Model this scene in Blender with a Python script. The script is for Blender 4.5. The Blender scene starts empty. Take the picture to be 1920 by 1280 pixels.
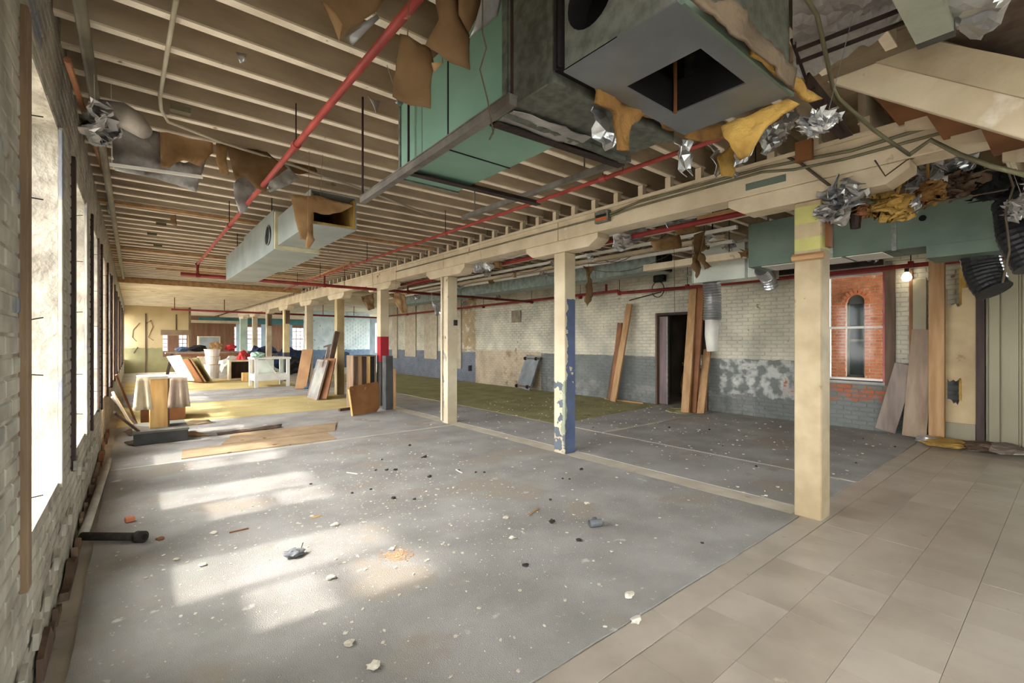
import bpy, bmesh, math, random
from mathutils import Vector, Matrix, noise
random.seed(7)
sc = bpy.context.scene
col = sc.collection
# ---------------------------------------------------------------- camera
F = 870.0; TH = math.atan2(710.0, F); H = 1.45          # focal length in px of a 1920 px wide frame, yaw, eye height
CT, ST = math.cos(TH), math.sin(TH)
cam = bpy.data.cameras.new('camera'); camo = bpy.data.objects.new('camera', cam); col.objects.link(camo)
cam.sensor_width = 36; cam.lens = F/1920*36; cam.clip_start = .02; cam.clip_end = 300
camo.location = (0, 0, H); camo.rotation_euler = (math.pi/2, 0, -TH); sc.camera = camo
# ---------------------------------------------------------------- world, sun, exposure
w = bpy.data.worlds.new('world'); sc.world = w; w.use_nodes = True
wn = w.node_tree.nodes; bg = wn['Background']
sky = wn.new('ShaderNodeTexSky'); sky.sky_type = 'HOSEK_WILKIE'; sky.turbidity = 6; sky.ground_albedo = .5
sky.sun_direction = Vector((-.64, .02, .77)).normalized()
mixw = wn.new('ShaderNodeMix'); mixw.data_type = 'RGBA'; mixw.inputs[0].default_value = .8
w.node_tree.links.new(sky.outputs[0], mixw.inputs[6]); mixw.inputs[7].default_value = (1, .99, .985, 1)
w.node_tree.links.new(mixw.outputs[2], bg.inputs[0]); bg.inputs[1].default_value = 11
sun = bpy.data.lights.new('sun', 'SUN'); sun.energy = 1.7; sun.angle = math.radians(3.0); sun.color = (1, .95, .86)
suno = bpy.data.objects.new('sun', sun); col.objects.link(suno)
suno.rotation_euler = Vector((.64, -.02, -.77)).to_track_quat('-Z', 'Y').to_euler()
sc.view_settings.view_transform = 'Standard'; sc.view_settings.look = 'None'
sc.view_settings.gamma = 1; sc.view_settings.use_curve_mapping = False
sc.view_settings.exposure = 1.78
# ---------------------------------------------------------------- helpers
def ray(x, y):
    r = (x-960)/F; u = (640-y)/F
    return Vector((ST+r*CT, CT-r*ST, u))
def QX(x, y, X): v = ray(x, y); t = X/v.x; return Vector((X, v.y*t, H+v.z*t))
def QY(x, y, Y): v = ray(x, y); t = Y/v.y; return Vector((v.x*t, Y, H+v.z*t))
def QZ(x, y, Z): v = ray(x, y); t = (Z-H)/v.z; return Vector((v.x*t, v.y*t, Z))
def QD(x, y, d): v = ray(x, y); return Vector((v.x*d, v.y*d, H+v.z*d))
def V(*a): return Vector(a)
def lin(c):
    return tuple(((v/255)/12.92 if v/255 <= .04045 else ((v/255+.055)/1.055)**2.4) for v in c)+(1,)
MC = {}
def M(name, c1, c2=None, sc_=3.0, rough=.8, metal=0, bump=.25, bs=40, spots=None, bands=(), stretch=None, spec=.3, amt=(.35, .65), alpha=None):
    """procedural material on world position: two-tone noise, optional spots and painted bands (axis, lo, hi, colour, ragged)"""
    if name in MC: return MC[name]
    m = bpy.data.materials.new(name); m.use_nodes = True; MC[name] = m
    nt = m.node_tree; N = nt.nodes; L = nt.links; b = N['Principled BSDF']
    geo = N.new('ShaderNodeNewGeometry'); pos = geo.outputs['Position']
    if stretch:
        mp = N.new('ShaderNodeMapping'); mp.inputs['Scale'].default_value = stretch; L.new(pos, mp.inputs[0]); p2 = mp.outputs[0]
    else: p2 = pos
    def nz(scale, det=5, src=None):
        n = N.new('ShaderNodeTexNoise'); n.inputs['Scale'].default_value = scale; n.inputs['Detail'].default_value = det
        L.new(src or p2, n.inputs['Vector']); return n.outputs[0]
    def ramp(v, a, c):
        r = N.new('ShaderNodeMapRange'); r.inputs[1].default_value = a; r.inputs[2].default_value = c; L.new(v, r.inputs[0]); return r.outputs[0]
    def mix(f, a, c):
        x = N.new('ShaderNodeMix'); x.data_type = 'RGBA'; L.new(f, x.inputs[0])
        if isinstance(a, tuple): x.inputs[6].default_value = a
        else: L.new(a, x.inputs[6])
        if isinstance(c, tuple): x.inputs[7].default_value = c
        else: L.new(c, x.inputs[7])
        return x.outputs[2]
    def math_(op, a, c):
        x = N.new('ShaderNodeMath'); x.operation = op
        for i, v in ((0, a), (1, c)):
            if isinstance(v, (int, float)): x.inputs[i].default_value = v
            else: L.new(v, x.inputs[i])
        return x.outputs[0]
    c1 = lin(c1); c2 = lin(c2) if c2 else tuple(v*.75 for v in c1[:3])+(1,)
    out = mix(ramp(nz(sc_), *amt), c1, c2)
    fine = nz(bs, 3)
    sep = None
    for bd in bands:
        # bd = dict of limits {'x':(lo,hi),...}, colour, ragged, cover(0..1 patchiness)
        if sep is None:
            sep = N.new('ShaderNodeSeparateXYZ'); L.new(pos, sep.inputs[0])
        lims, bc, rag, cover = bd
        jit = math_('MULTIPLY', math_('SUBTRACT', nz(6, 6, pos), .5), rag)
        f = None
        for ax, (lo, hi) in lims.items():
            s = math_('ADD', sep.outputs['xyz'.index(ax)], jit)
            g = math_('MULTIPLY', math_('GREATER_THAN', s, lo), math_('LESS_THAN', s, hi))
            f = g if f is None else math_('MULTIPLY', f, g)
        if cover < 1:
            f = math_('MULTIPLY', f, ramp(nz(4.5, 7, pos), 1-cover-.06, 1-cover+.06))
        cb = lin(bc); var = mix(ramp(nz(sc_*1.7, 5, pos), .3, .7), cb, tuple(v*.72 for v in cb[:3])+(1,))
        out = mix(f, out, var)
    for sp in (spots or ()):
        scol, sscale, thr = sp
        f = ramp(nz(sscale, 6), thr, thr+.05); out = mix(f, out, lin(scol))
    L.new(out, b.inputs['Base Color'])
    b.inputs['Roughness'].default_value = rough; b.inputs['Metallic'].default_value = metal
    b.inputs['Specular IOR Level'].default_value = spec
    if alpha is not None: b.inputs['Alpha'].default_value = alpha
    if bump:
        bp = N.new('ShaderNodeBump'); bp.inputs['Strength'].default_value = bump; bp.inputs['Distance'].default_value = .01
        L.new(fine, bp.inputs['Height']); L.new(bp.outputs[0], b.inputs['Normal'])
    return m
def glass_mat():
    m = bpy.data.materials.new('window glass'); m.use_nodes = True; nt = m.node_tree; N = nt.nodes; N.remove(N['Principled BSDF'])
    t = N.new('ShaderNodeBsdfTransparent'); t.inputs[0].default_value = (.93, .97, .96, 1)
    g = N.new('ShaderNodeBsdfGlossy'); g.inputs['Roughness'].default_value = .05
    x = N.new('ShaderNodeMixShader'); x.inputs[0].default_value = .004
    nt.links.new(t.outputs[0], x.inputs[1]); nt.links.new(g.outputs[0], x.inputs[2]); nt.links.new(x.outputs[0], N['Material Output'].inputs[0])
    return m
GLASS = glass_mat()
class MB:
    def __init__(s): s.v = []; s.f = []; s.mi = []
    def add(s, vs, fs, mi=0):
        o = len(s.v); s.v += [tuple(p) for p in vs]; s.f += [tuple(i+o for i in f) for f in fs]; s.mi += [mi]*len(fs); return s
    def box(s, lo, hi, mi=0):
        x0, y0, z0 = lo; x1, y1, z1 = hi
        return s.add([(x0,y0,z0),(x1,y0,z0),(x1,y1,z0),(x0,y1,z0),(x0,y0,z1),(x1,y0,z1),(x1,y1,z1),(x0,y1,z1)],
                     [(0,3,2,1),(4,5,6,7),(0,1,5,4),(1,2,6,5),(2,3,7,6),(3,0,4,7)], mi)
    def bar(s, p0, p1, wd, th, side=None, mi=0, w1=None):
        """box from p0 to p1; wd along side, th along the third axis"""
        p0 = Vector(p0); p1 = Vector(p1); a = (p1-p0).normalized()
        sd = Vector(side) if side is not None else (Vector((0,0,1)).cross(a) if abs(a.z) < .95 else Vector((1,0,0)))
        sd = (sd-a*sd.dot(a)).normalized(); n = a.cross(sd)
        w1 = wd if w1 is None else w1; vs = []
        for p, ww in ((p0, wd), (p1, w1)):
            for i, j in ((-1,-1),(1,-1),(1,1),(-1,1)): vs.append(p+sd*(i*ww/2)+n*(j*th/2))
        return s.add(vs, [(0,3,2,1),(4,5,6,7),(0,1,5,4),(1,2,6,5),(2,3,7,6),(3,0,4,7)], mi)
    def tube(s, pts, r, n=8, mi=0, caps=True):
        pts = [Vector(p) for p in pts]; rs = r if isinstance(r, (list, tuple)) else [r]*len(pts); vs = []
        t0 = (pts[1]-pts[0]).normalized(); u = t0.orthogonal().normalized()
        for i, p in enumerate(pts):
            t = (pts[min(i+1, len(pts)-1)]-pts[max(i-1, 0)]).normalized()
            u = (u-t*u.dot(t)); u = u.normalized() if u.length > 1e-5 else t.orthogonal().normalized(); b = t.cross(u)
            for k in range(n):
                an = 2*math.pi*k/n; vs.append(p+(u*math.cos(an)+b*math.sin(an))*rs[i])
        fs = []
        for i in range(len(pts)-1):
            for k in range(n): fs.append((i*n+k, i*n+(k+1)%n, (i+1)*n+(k+1)%n, (i+1)*n+k))
        if caps: fs += [tuple(range(n))[::-1], tuple(range((len(pts)-1)*n, len(pts)*n))]
        return s.add(vs, fs, mi)
    def prism(s, poly, off, mi=0):
        """polygon (3D points) pushed along the vector off"""
        n = len(poly); vs = [Vector(p) for p in poly]+[Vector(p)+Vector(off) for p in poly]
        return s.add(vs, [tuple(range(n))[::-1], tuple(range(n, 2*n))]+[(i, (i+1)%n, (i+1)%n+n, i+n) for i in range(n)], mi)
    def lathe(s, c, prof, n=16, mi=0):
        c = Vector(c); vs = []
        for r, z in prof:
            for k in range(n): a = 2*math.pi*k/n; vs.append(c+Vector((r*math.cos(a), r*math.sin(a), z)))
        fs = []
        for i in range(len(prof)-1):
            for k in range(n): fs.append((i*n+k, i*n+(k+1)%n, (i+1)*n+(k+1)%n, (i+1)*n+k))
        fs += [tuple(range(n))[::-1], tuple(range((len(prof)-1)*n, len(prof)*n))]
        return s.add(vs, fs, mi)
def obj(name, mb, mats, parent=None, bevel=0, smooth=False, origin=True):
    vs = mb.v; ox = (0, 0, 0)
    if origin and vs:
        xs, ys, zs = zip(*vs); ox = ((min(xs)+max(xs))/2, (min(ys)+max(ys))/2, min(zs))
    me = bpy.data.meshes.new(name)
    me.from_pydata([(a-ox[0], b-ox[1], c-ox[2]) for a, b, c in vs], [], mb.f)
    mats = mats if isinstance(mats, (list, tuple)) else [mats]
    for m in mats: me.materials.append(m)
    if len(mats) > 1: me.polygons.foreach_set('material_index', mb.mi)
    bm = bmesh.new(); bm.from_mesh(me); bmesh.ops.recalc_face_normals(bm, faces=bm.faces)
    bm.to_mesh(me); bm.free()
    if smooth: me.polygons.foreach_set('use_smooth', [True]*len(me.polygons))
    o = bpy.data.objects.new(name, me); col.objects.link(o); o.location = ox
    if parent: adopt(o, parent)
    if bevel:
        md = o.modifiers.new('bevel', 'BEVEL'); md.width = bevel; md.segments = 1; md.limit_method = 'ANGLE'; md.angle_limit = .6
    return o
def wmat(p):
    m = p.matrix_basis.copy()
    return wmat(p.parent) @ p.matrix_parent_inverse @ m if p.parent else m
def adopt(o, p): o.parent = p; o.matrix_parent_inverse = wmat(p).inverted()
def tag(o, label, cat=None, group=None):
    o['label'] = label
    if cat: o['category'] = cat
    if group: o['group'] = group
    return o
def struct(o): o['kind'] = 'structure'; return o
def thing(name, label, cat, loc=(0,0,0), group=None):
    o = bpy.data.objects.new(name, None); col.objects.link(o); o.location = loc; o.empty_display_size = .1
    return tag(o, label, cat, group)
def setting(name, loc=(0,0,0)):
    o = bpy.data.objects.new(name, None); col.objects.link(o); o.location = loc; return struct(o)
def copy_tree(o, parent=None):
    c = o.copy(); col.objects.link(c)
    if parent: c.parent = parent
    for ch in o.children: copy_tree(ch, c)
    return c
def sheet(name, pts, mat, th=.004, amp=.02, fr=3.0, cuts=3, parent=None, curl=0, seed=0, smooth=True, hang=None):
    """torn flat sheet: filled outline, subdivided, crumpled along its normal and given thickness"""
    bm = bmesh.new(); vs = [bm.verts.new(p) for p in pts]
    f = bm.faces.new(vs); f.normal_update(); n = f.normal.copy(); c = f.calc_center_median()
    bmesh.ops.triangulate(bm, faces=bm.faces[:])
    for _ in range(cuts): bmesh.ops.subdivide_edges(bm, edges=[e for e in bm.edges if e.calc_length() > .05], cuts=1, use_grid_fill=True); bmesh.ops.triangulate(bm, faces=bm.faces[:])
    zt = max(p[2] for p in pts); zb = min(p[2] for p in pts)
    for v in bm.verts:
        q = v.co*fr+Vector((seed*3.1, seed*1.7, 0))
        d = noise.noise(q)*amp+noise.noise(q*2.7)*amp*.5
        v.co += n*(d+curl*((zt-v.co.z)/max(zt-zb, .01))**2)+Vector((0, 0, noise.noise(q*3+Vector((9, 0, 0)))*amp*.25))
    if hang:
        tv = max(bm.verts, key=lambda v: v.co.z)
        if tv.co.z < hang-.01:                   # torn strip that still holds the sheet to the ceiling
            c = tv.co.copy(); s = n.cross(Vector((0,0,1))).normalized()*.0015; k = [bm.verts.new(q) for q in (c-s, c+s, Vector((c.x+s.x, joist_near(c.x, c.y), hang)), Vector((c.x-s.x, joist_near(c.x, c.y), hang)))]
            bm.faces.new(k)
    me = bpy.data.meshes.new(name); bm.to_mesh(me); bm.free(); me.materials.append(mat)
    if smooth: me.polygons.foreach_set('use_smooth', [True]*len(me.polygons))
    o = bpy.data.objects.new(name, me); col.objects.link(o)
    xs = [v.co.x for v in me.vertices]; ys = [v.co.y for v in me.vertices]; zs = [v.co.z for v in me.vertices]
    ox = Vector(((min(xs)+max(xs))/2, (min(ys)+max(ys))/2, min(zs))); me.transform(Matrix.Translation(-ox)); o.location = ox
    md = o.modifiers.new('thickness', 'SOLIDIFY'); md.thickness = th
    if parent: adopt(o, parent)
    return o
def clump(name, c, size, mat, amp=.5, fr=2.0, sub=3, parent=None, seed=0, smooth=False):
    """crumpled lump"""
    bm = bmesh.new(); bmesh.ops.create_icosphere(bm, subdivisions=sub, radius=1)
    for v in bm.verts:
        q = v.co*fr+Vector((seed*5.3, seed*2.1, seed))
        v.co *= 1+amp*(noise.noise(q)+.6*noise.noise(q*2.3)+.4*noise.noise(q*5))
        v.co = Vector((v.co.x*size[0], v.co.y*size[1], v.co.z*size[2]))
    zm = min(v.co.z for v in bm.verts)
    me = bpy.data.meshes.new(name); bm.to_mesh(me); bm.free(); me.materials.append(mat)
    if smooth: me.polygons.foreach_set('use_smooth', [True]*len(me.polygons))
    o = bpy.data.objects.new(name, me); col.objects.link(o)
    me.transform(Matrix.Translation((0, 0, -zm))); o.location = Vector(c)+Vector((0, 0, zm))
    if parent: adopt(o, parent)
    return o
def crumple(name, c, s, mat, seed=0, n=16, layers=3, hang=None, stringy=False):
    """wad of crumpled sheet: a few torn, creased patches folded through each other"""
    rn = random.Random(seed); mb = MB(); c = Vector(c); top = c.copy(); top.z = -9
    for L in range(layers):
        R = Matrix.Rotation(rn.uniform(0, 6.28), 3, 'Z') @ Matrix.Rotation(rn.uniform(.5, 2.4), 3, 'X') @ Matrix.Rotation(rn.uniform(0, 6.28), 3, 'Z')
        off = Vector((rn.uniform(-.3, .3)*s[0], rn.uniform(-.3, .3)*s[1], rn.uniform(-.3, .3)*s[2])); vs = []; fs = []; keep = set()
        for i in range(n+1):
            for j in range(n+1):
                u, v_ = i/n*2-1, j/n*2-1; q = Vector((u*1.6+seed, v_*1.6, L*7.7))
                h = (abs(noise.noise(q))*1.5-.4)+(abs(noise.noise(q*2.3))-.2)*.8+noise.noise(q*.6)*.9
                p = R @ Vector((u*.9+noise.noise(q*1.9)*.35, v_*.9+noise.noise(q*1.7+Vector((5,5,5)))*.35, h*.8))
                p = Vector((p.x*s[0], p.y*s[1], p.z*s[2]))+off+c; vs.append(p)
                if u*u+v_*v_ < .75+.5*noise.noise(Vector((u*2.2, v_*2.2, seed+L*3))): keep.add((i, j))
                if (i, j) in keep and p.z > top.z: top = p.copy()
        for i in range(n):
            for j in range(n):
                if all(k in keep for k in ((i,j),(i+1,j),(i,j+1),(i+1,j+1))):
                    q = i*(n+1)+j; fs += [(q, q+1, q+n+2), (q, q+n+2, q+n+1)]
        used = sorted({k for f in fs for k in f}); mp = {k: i for i, k in enumerate(used)}
        mb.add([vs[k] for k in used], [tuple(mp[k] for k in f) for f in fs])
    if hang and top.z < hang: mb.tube([top, Vector((top.x, joist_near(top.x, top.y), hang))], .002, 4)
    o = obj(name, mb, mat, smooth=mat not in (MC.get('foil facing'), MC.get('dull foil')))
    md = o.modifiers.new('thickness', 'SOLIDIFY'); md.thickness = .004 if stringy is False else .02; return o
def catenary(p0, p1, sag, n=10):
    p0 = Vector(p0); p1 = Vector(p1)
    return [p0.lerp(p1, i/n)+Vector((0, 0, -sag*4*(i/n)*(1-i/n))) for i in range(n+1)]
def duct(X0, X1, Y0, Y1, Z0, Z1): return MB().box((X0, Y0, Z0), (X1, Y1, Z1))
# ---------------------------------------------------------------- dimensions of the place
XL, XR, XP = -.32, 9.35, 4.38            # left wall, right wall, post row
ZJ = 3.15                                # underside of joists
POSTY = [1.415+2.86*k for k in range(10)]
YN, YF = -4.5, 37.0                      # near and far end
JY = [-4.3+.333*k for k in range(61)]      # joist positions, left bay
def joist_near(x, y): return min(((j if x < 4.36 else j+.06) for j in JY if j < 15.4), key=lambda j: abs(j-y))
YPL = 15.9                               # where the plaster ceiling starts
# ================================================================ materials
m_lime = M('whitewashed brick', (182,176,162), (146,139,127), 5, .95, bump=1.0, bs=14, spec=.1, spots=[((120,96,76), 6.2, .68), ((126,128,134), 2.6, .64)])
m_mortL = M('mortar whitewash', (176,168,152), (132,124,112), 6, .95, bump=.8, bs=30)
BLUE = (118,123,131); GREY = (104,107,104)
rb = [({'z':(-1,1.1),'y':(-9,10.1)}, (118,121,117), .06, 1), ({'z':(-1,1.08),'y':(13.5,40)}, BLUE, .06, 1),
      ({'z':(.35,1.1),'y':(2.9,4.7)}, (186,186,180), .25, .5), ({'z':(.0,.42),'y':(4,10)}, (136,136,132), .3, .5),
      ({'z':(0,1.15),'y':(10.1,13.5)}, (186,170,146), .1, 1), ({'z':(.1,1.2),'y':(11.2,11.9)}, (156,130,100), .3, .42),
      ({'z':(.45,.95),'y':(1.7,3.15)}, (172,100,70), .22, .52), ({'z':(.2,.8),'y':(3.1,3.5)}, (172,104,76), .22, .42),
      ({'z':(1.1,4),'y':(13.5,14.4)}, (170,150,118), .4, .6)]
m_brickR = M('painted right brick', (206,199,178), (166,162,148), 1.6, .88, bump=.7, bs=26, bands=rb, spots=[((128,116,94), 7, .70)])
m_mortR = M('painted right mortar', (192,185,164), (158,153,140), 1.6, .95, bump=.5, bs=30, bands=[b for b in rb if b[1] not in ((172,100,70), (172,104,76))], spots=[((110,100,84), 9, .66)])
m_joist = M('joist side', (196,180,156), (156,139,116), 3.4, .85, bump=.3, bs=30, stretch=(.35,1,1), spots=[((118,98,74), 6, .68), ((205,196,178), 5, .70)])
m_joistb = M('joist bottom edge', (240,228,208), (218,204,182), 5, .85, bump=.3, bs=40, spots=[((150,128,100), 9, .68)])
m_deck = M('ceiling boards', (180,162,134), (148,128,102), 2.6, .9, bump=.3, bs=20)
m_cream = M('cream painted timber', (222,208,182), (200,184,157), 3, .7, bump=.2, bs=30, spots=[((156,130,96), 5, .70), ((224,214,196), 3, .66)])
m_creamp = M('cream painted post', (200,186,160), (172,156,130), 2.6, .7, bump=.25, bs=30, spots=[((150,124,90), 8, .69)])
m_plaster = M('cream plaster', (222,210,184), (198,182,154), 2.2, .9, bump=.3, spots=[((170,140,100), 3.0, .63), ((112,96,78), 5.0, .72)])
m_tan = M('tan wall board', (204,184,142), (186,164,122), 1.0, .85, bump=.15, bands=[({'z':(-1,1.15)}, (154,148,108), .1, .85)])
m_brownpanel = M('brown panelling', (138,104,82), (118,86,66), 2, .7, bump=.1, stretch=(4,4,.4))
m_teal = M('teal painted steel', (70,118,122), (54,98,104), 2, .6)
m_bluewall = M('pale blue wall', (176,196,210), (150,172,190), 1.4, .8)
m_whitebrick = M('white far brick', (214,220,218), (182,192,194), 2, .9, bump=.6, bs=24, bands=[({'z':(-1,1.0)}, (120,138,160), .15, 1)], spots=[((150,160,160), 5, .62)])
m_conc = M('floor slab', (186,178,164), (160,152,140), 2.2, .8, bump=.15, spots=[((140,130,116), 4, .66)])
m_tile = M('vinyl tile', (178,167,152), (160,148,134), 2.6, .36, bump=.05, bs=20, spec=.45, spots=[((140,122,98), 13, .70), ((206,194,174), 4, .70)])
m_tile2 = M('vinyl tile paler', (184,173,159), (164,153,139), 2.8, .36, bump=.05, bs=20, spec=.45, spots=[((140,122,98), 12, .70)])
m_carpet = M('grey carpet', (170,166,161), (148,144,139), 2.0, .95, bump=.7, bs=190, spec=.1, spots=[((160,151,140), 1.2, .57), ((198,195,188), 5, .68), ((190,186,180), 30, .67)])
m_carpet2 = M('grey carpet worn', (176,172,167), (153,149,144), 1.4, .95, bump=.7, bs=190, spec=.1, spots=[((160,151,140), 1.7, .60), ((200,197,190), 6, .67)])
m_green = M('olive carpet', (168,162,118), (146,140,100), 1.8, .95, bump=.7, bs=160, spec=.1, spots=[((112,104,76), 5, .64)])
m_yellow = M('mustard carpet', (208,190,136), (188,168,116), 1.4, .95, bump=.6, bs=160, spec=.1)
m_jute = M('jute carpet back', (180,156,126), (158,134,106), 3, .95, bump=.9, bs=120, spec=.1, spots=[((120,92,66), 7, .66)])
m_wood = M('raw pine', (178,142,102), (150,114,76), 2.0, .65, bump=.2, stretch=(5,5,.6))
m_woodh = M('raw pine lying', (188,150,106), (156,118,78), 2.2, .65, bump=.2, stretch=(5,.6,5))
m_woodd = M('dark weathered wood', (110,90,74), (84,66,54), 2.5, .8, bump=.4, stretch=(4,4,.7))
m_woodr = M('red brown wood', (146,98,62), (116,74,46), 2.2, .6, bump=.2)
m_grayw = M('grey weathered plank', (150,136,124), (122,108,100), 2.4, .8, bump=.3, stretch=(4,4,.6))
m_ply = M('plywood', (222,184,120), (194,146,84), 2.4, .6, bump=.1, stretch=(4,4,.5))
m_white = M('white paint', (232,230,222), (212,208,196), 3, .55, bump=.1)
m_sill = M('white sill', (164,162,154), (138,134,124), 4, .6, bump=.15, spots=[((150,138,120), 8, .68)])
m_reveal = M('reveal paint', (96,101,97), (78,82,78), 2, .6, bump=.2, stretch=(2,2,.5), spots=[((160,146,120), 5, .68)])
m_casing = M('brown casing', (140,116,92), (112,90,70), 2.4, .75, bump=.3, stretch=(4,4,.7))
m_casingd = M('dark casing', (66,50,44), (46,34,32), 2.4, .6, bump=.3, stretch=(4,4,.7))
m_red = M('red pipe paint', (170,72,64), (146,56,50), 6, .5, bump=.1, spots=[((206,150,136), 8, .72)])
m_redd = M('dark red pipe paint', (138,44,40), (112,34,32), 6, .55, bump=.1)
m_galv = M('galvanised steel', (138,143,136), (108,113,106), 22, .45, metal=.55, bump=.1, bs=60)
m_galvd = M('dull galvanised steel', (116,119,110), (86,89,80), 22, .5, metal=.5, bump=.12, bs=50)
m_dgreen = M('green duct paint', (126,162,144), (112,147,130), 1.6, .5, metal=.1, bump=.04)
m_dgreen2 = M('dusty green duct', (112,128,116), (94,109,98), 2.4, .6, metal=.2, bump=.08)
m_dblue = M('blue grey duct', (160,168,164), (140,148,145), 2.4, .45, metal=.3, bump=.05)
m_black = M('black paint', (34,32,32), (24,22,22), 5, .5, bump=.1)
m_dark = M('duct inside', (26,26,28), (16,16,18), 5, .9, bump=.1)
m_iron = M('dark angle iron', (60,46,40), (42,32,30), 6, .6, metal=.3)
m_strut = M('strut channel', (132,126,118), (104,98,92), 8, .45, metal=.6)
m_kraft = M('kraft paper', (170,136,96), (142,110,74), 3, .85, bump=.15, bs=20, spots=[((112,78,46), 3, .68)])
m_kraftd = M('dark kraft paper', (130,102,70), (106,80,54), 3, .85, bump=.15, bs=20)
m_foil = M('foil facing', (210,212,214), (170,172,176), 5, .28, metal=.85, bump=.5, bs=30)
m_foild = M('dull foil', (186,184,182), (150,146,144), 5, .45, metal=.6, bump=.5, bs=24)
m_fiber = M('yellow fibreglass', (190,154,82), (150,116,56), 6, .95, bump=.9, bs=50)
m_fiberb = M('brown fibreglass', (150,112,62), (112,80,44), 6, .95, bump=.9, bs=50)
m_cond = M('conduit', (170,164,148), (140,132,116), 4, .5, metal=.4, bump=.05)
m_condg = M('olive conduit', (122,118,92), (96,92,70), 4, .55, metal=.2, bump=.05)
m_wire = M('old wire', (96,84,66), (70,60,48), 9, .7, bump=0)
m_brick = M('exposed red brick', (206,134,100), (176,106,78), 7, .9, bump=.6, bs=40, spots=[((214,176,150), 5, .66)])
m_brick2 = M('red brick pale', (208,138,104), (182,108,80), 7, .9, bump=.6, bs=40)
m_mort = M('lime mortar', (206,186,166), (182,162,144), 6, .95, bump=.5)
m_metalp = M('metal wall panel', (140,133,110), (118,112,92), 1.6, .5, metal=.25, bump=.04, stretch=(1,1,.3))
m_dry = M('stained wall board', (186,166,130), (150,128,98), 1.6, .85, bump=.15, spots=[((96,80,62), 2.2, .64)])
m_cloth = M('cream cloth', (222,206,176), (196,178,148), 4, .95, bump=.3, bs=60)
m_clothd = M('taupe cloth', (170,150,130), (146,128,110), 4, .95, bump=.3, bs=60)
m_plinth = M('charcoal plinth', (78,78,76), (60,60,58), 4, .7, bump=.1)
m_chip = M('plaster chips', (226,220,206), (196,186,168), 20, .9, bump=.2)
m_lump = M('dark debris', (62,58,54), (44,40,38), 20, .9, bump=.4)
m_plastic = M('grey plastic', (120,122,126), (96,98,102), 5, .5)
m_navy = M('navy fabric', (42,56,84), (28,38,60), 6, .9, bump=.3)
m_dkblue = M('blue grey sheeting', (90,110,134), (64,80,104), 5, .6, bump=.3)
m_redc = M('red plastic', (196,48,48), (166,36,36), 5, .5)
m_bluep = M('blue post paint', (78,96,140), (60,72,110), 3, .6, bump=.2)
m_bulb = M('bulb glass', (250,240,220), (240,230,210), 3, .2)
# ================================================================ floor
fl = struct(obj('floor', MB().box((XL-.45, YN-.4, -.2), (13, YF+.5, 0)), m_conc, origin=False))
ti = []
for v_ in range(3):
    me = obj('tile', MB().box((-.1507, -.1507, 0), (.1507, .1507, .006)), [m_tile, m_tile2, m_tile][v_], fl, origin=False); ti.append(me)
YC = 1.47                                 # carpet edge
first = [True]*3; cnt = 0; rest = MB()
sp = .3035
cand = []
for i in range(33):
    for j in range(20):
        x = XL+.155+i*sp; y = 1.29-.152-j*sp
        if x+.15 > XR or y < YN+.15: continue
        if x < .2 and y > -.2: pass
        cand.append((x, y))
cand.sort(key=lambda c: (c[0]*ST+c[1]*CT < 1.2, (c[0]-2.5)**2+(c[1]-.6)**2))
for k, (x, y) in enumerate(cand):
    if k < 260:
        v_ = random.choice((0, 0, 1, 2))
        if first[v_]: o = ti[v_]; first[v_] = False
        else: o = ti[v_].copy(); col.objects.link(o)
        o.location = (x+random.uniform(-.001,.001), y, random.uniform(.0005, .0016)-.001)
    else: rest.box((x-.15, y-.15, 0), (x+.15, y+.15, .0055))
o = obj('tiles_beyond', rest, m_tile, fl, origin=False); o['kind'] = 'stuff'
# narrow planks between tiles and carpet
x = XL+.02
while x < XR-.3:
    l = min(random.uniform(.9, 1.5), XR-.02-x); obj('border_strip', MB().box((x, 1.295, 0), (x+l-.004, YC-.008, .007)), m_tile2, fl); x += l
# pale bare strips between the carpets along the post row
m_strip = M('bare strip', (208,198,180), (186,176,158), 3, .8, bump=.1, spots=[((170,150,132), 4, .66)])
for a, b in zip([1.53]+[y+.11 for y in POSTY[1:4]], [y-.11 for y in POSTY[1:4]]+[11.5]): obj('bare_strip', MB().box((XP-.112, a, 0), (XP+.118, b, .009)), m_strip, fl)
obj('bare_strip', MB().box((XL+.12, 6.825, 0), (XP-.13, 6.875, .011)), m_strip, fl)
obj('bare_strip', MB().box((5.77, 4.765, 0), (7.4, 4.812, .011)), m_strip, fl)
obj('bare_strip', MB().box((5.705, 1.6, 0), (5.735, 9.5, .011)), m_strip, fl)
# ---------------------------------------------------------------- carpets
def carpet(name, poly, mat, label, th=.011, rag=.012, cat='carpet'):
    """flat sheet of carpet with a cut, slightly ragged edge"""
    pts = []
    n = len(poly)
    for i in range(n):
        a = Vector(poly[i]); b = Vector(poly[(i+1)%n]); k = max(2, int((b-a).length/.12))
        for j in range(k):
            p = a.lerp(b, j/k); q = noise.noise(Vector((p.x*5, p.y*5, 3)))*rag; pts.append(Vector((p.x+q, p.y+q*.8, .0005)))
    o = obj(name, MB().prism(pts, (0, 0, th)), mat); return tag(o, label, cat)
g = .012
carpet('carpet', [(XL+.1, YC), (XP-.12, YC), (XP-.12, 6.82), (XL+.1, 6.82)], m_carpet, 'large grey carpet over the near left floor, running up to the pale tiles')
carpet('carpet', [(XL+.1, 6.88), (XP-.12, 6.88), (XP-.12, 10.05), (XL+.1, 10.1)], m_carpet2, 'grey carpet under the brown jute pieces and the plinth')
carpet('carpet', [(XP+.13, YC), (5.70, YC), (5.70, 9.6), (XP+.13, 9.6)], m_carpet2, 'long grey carpet strip just right of the post row')
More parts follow.
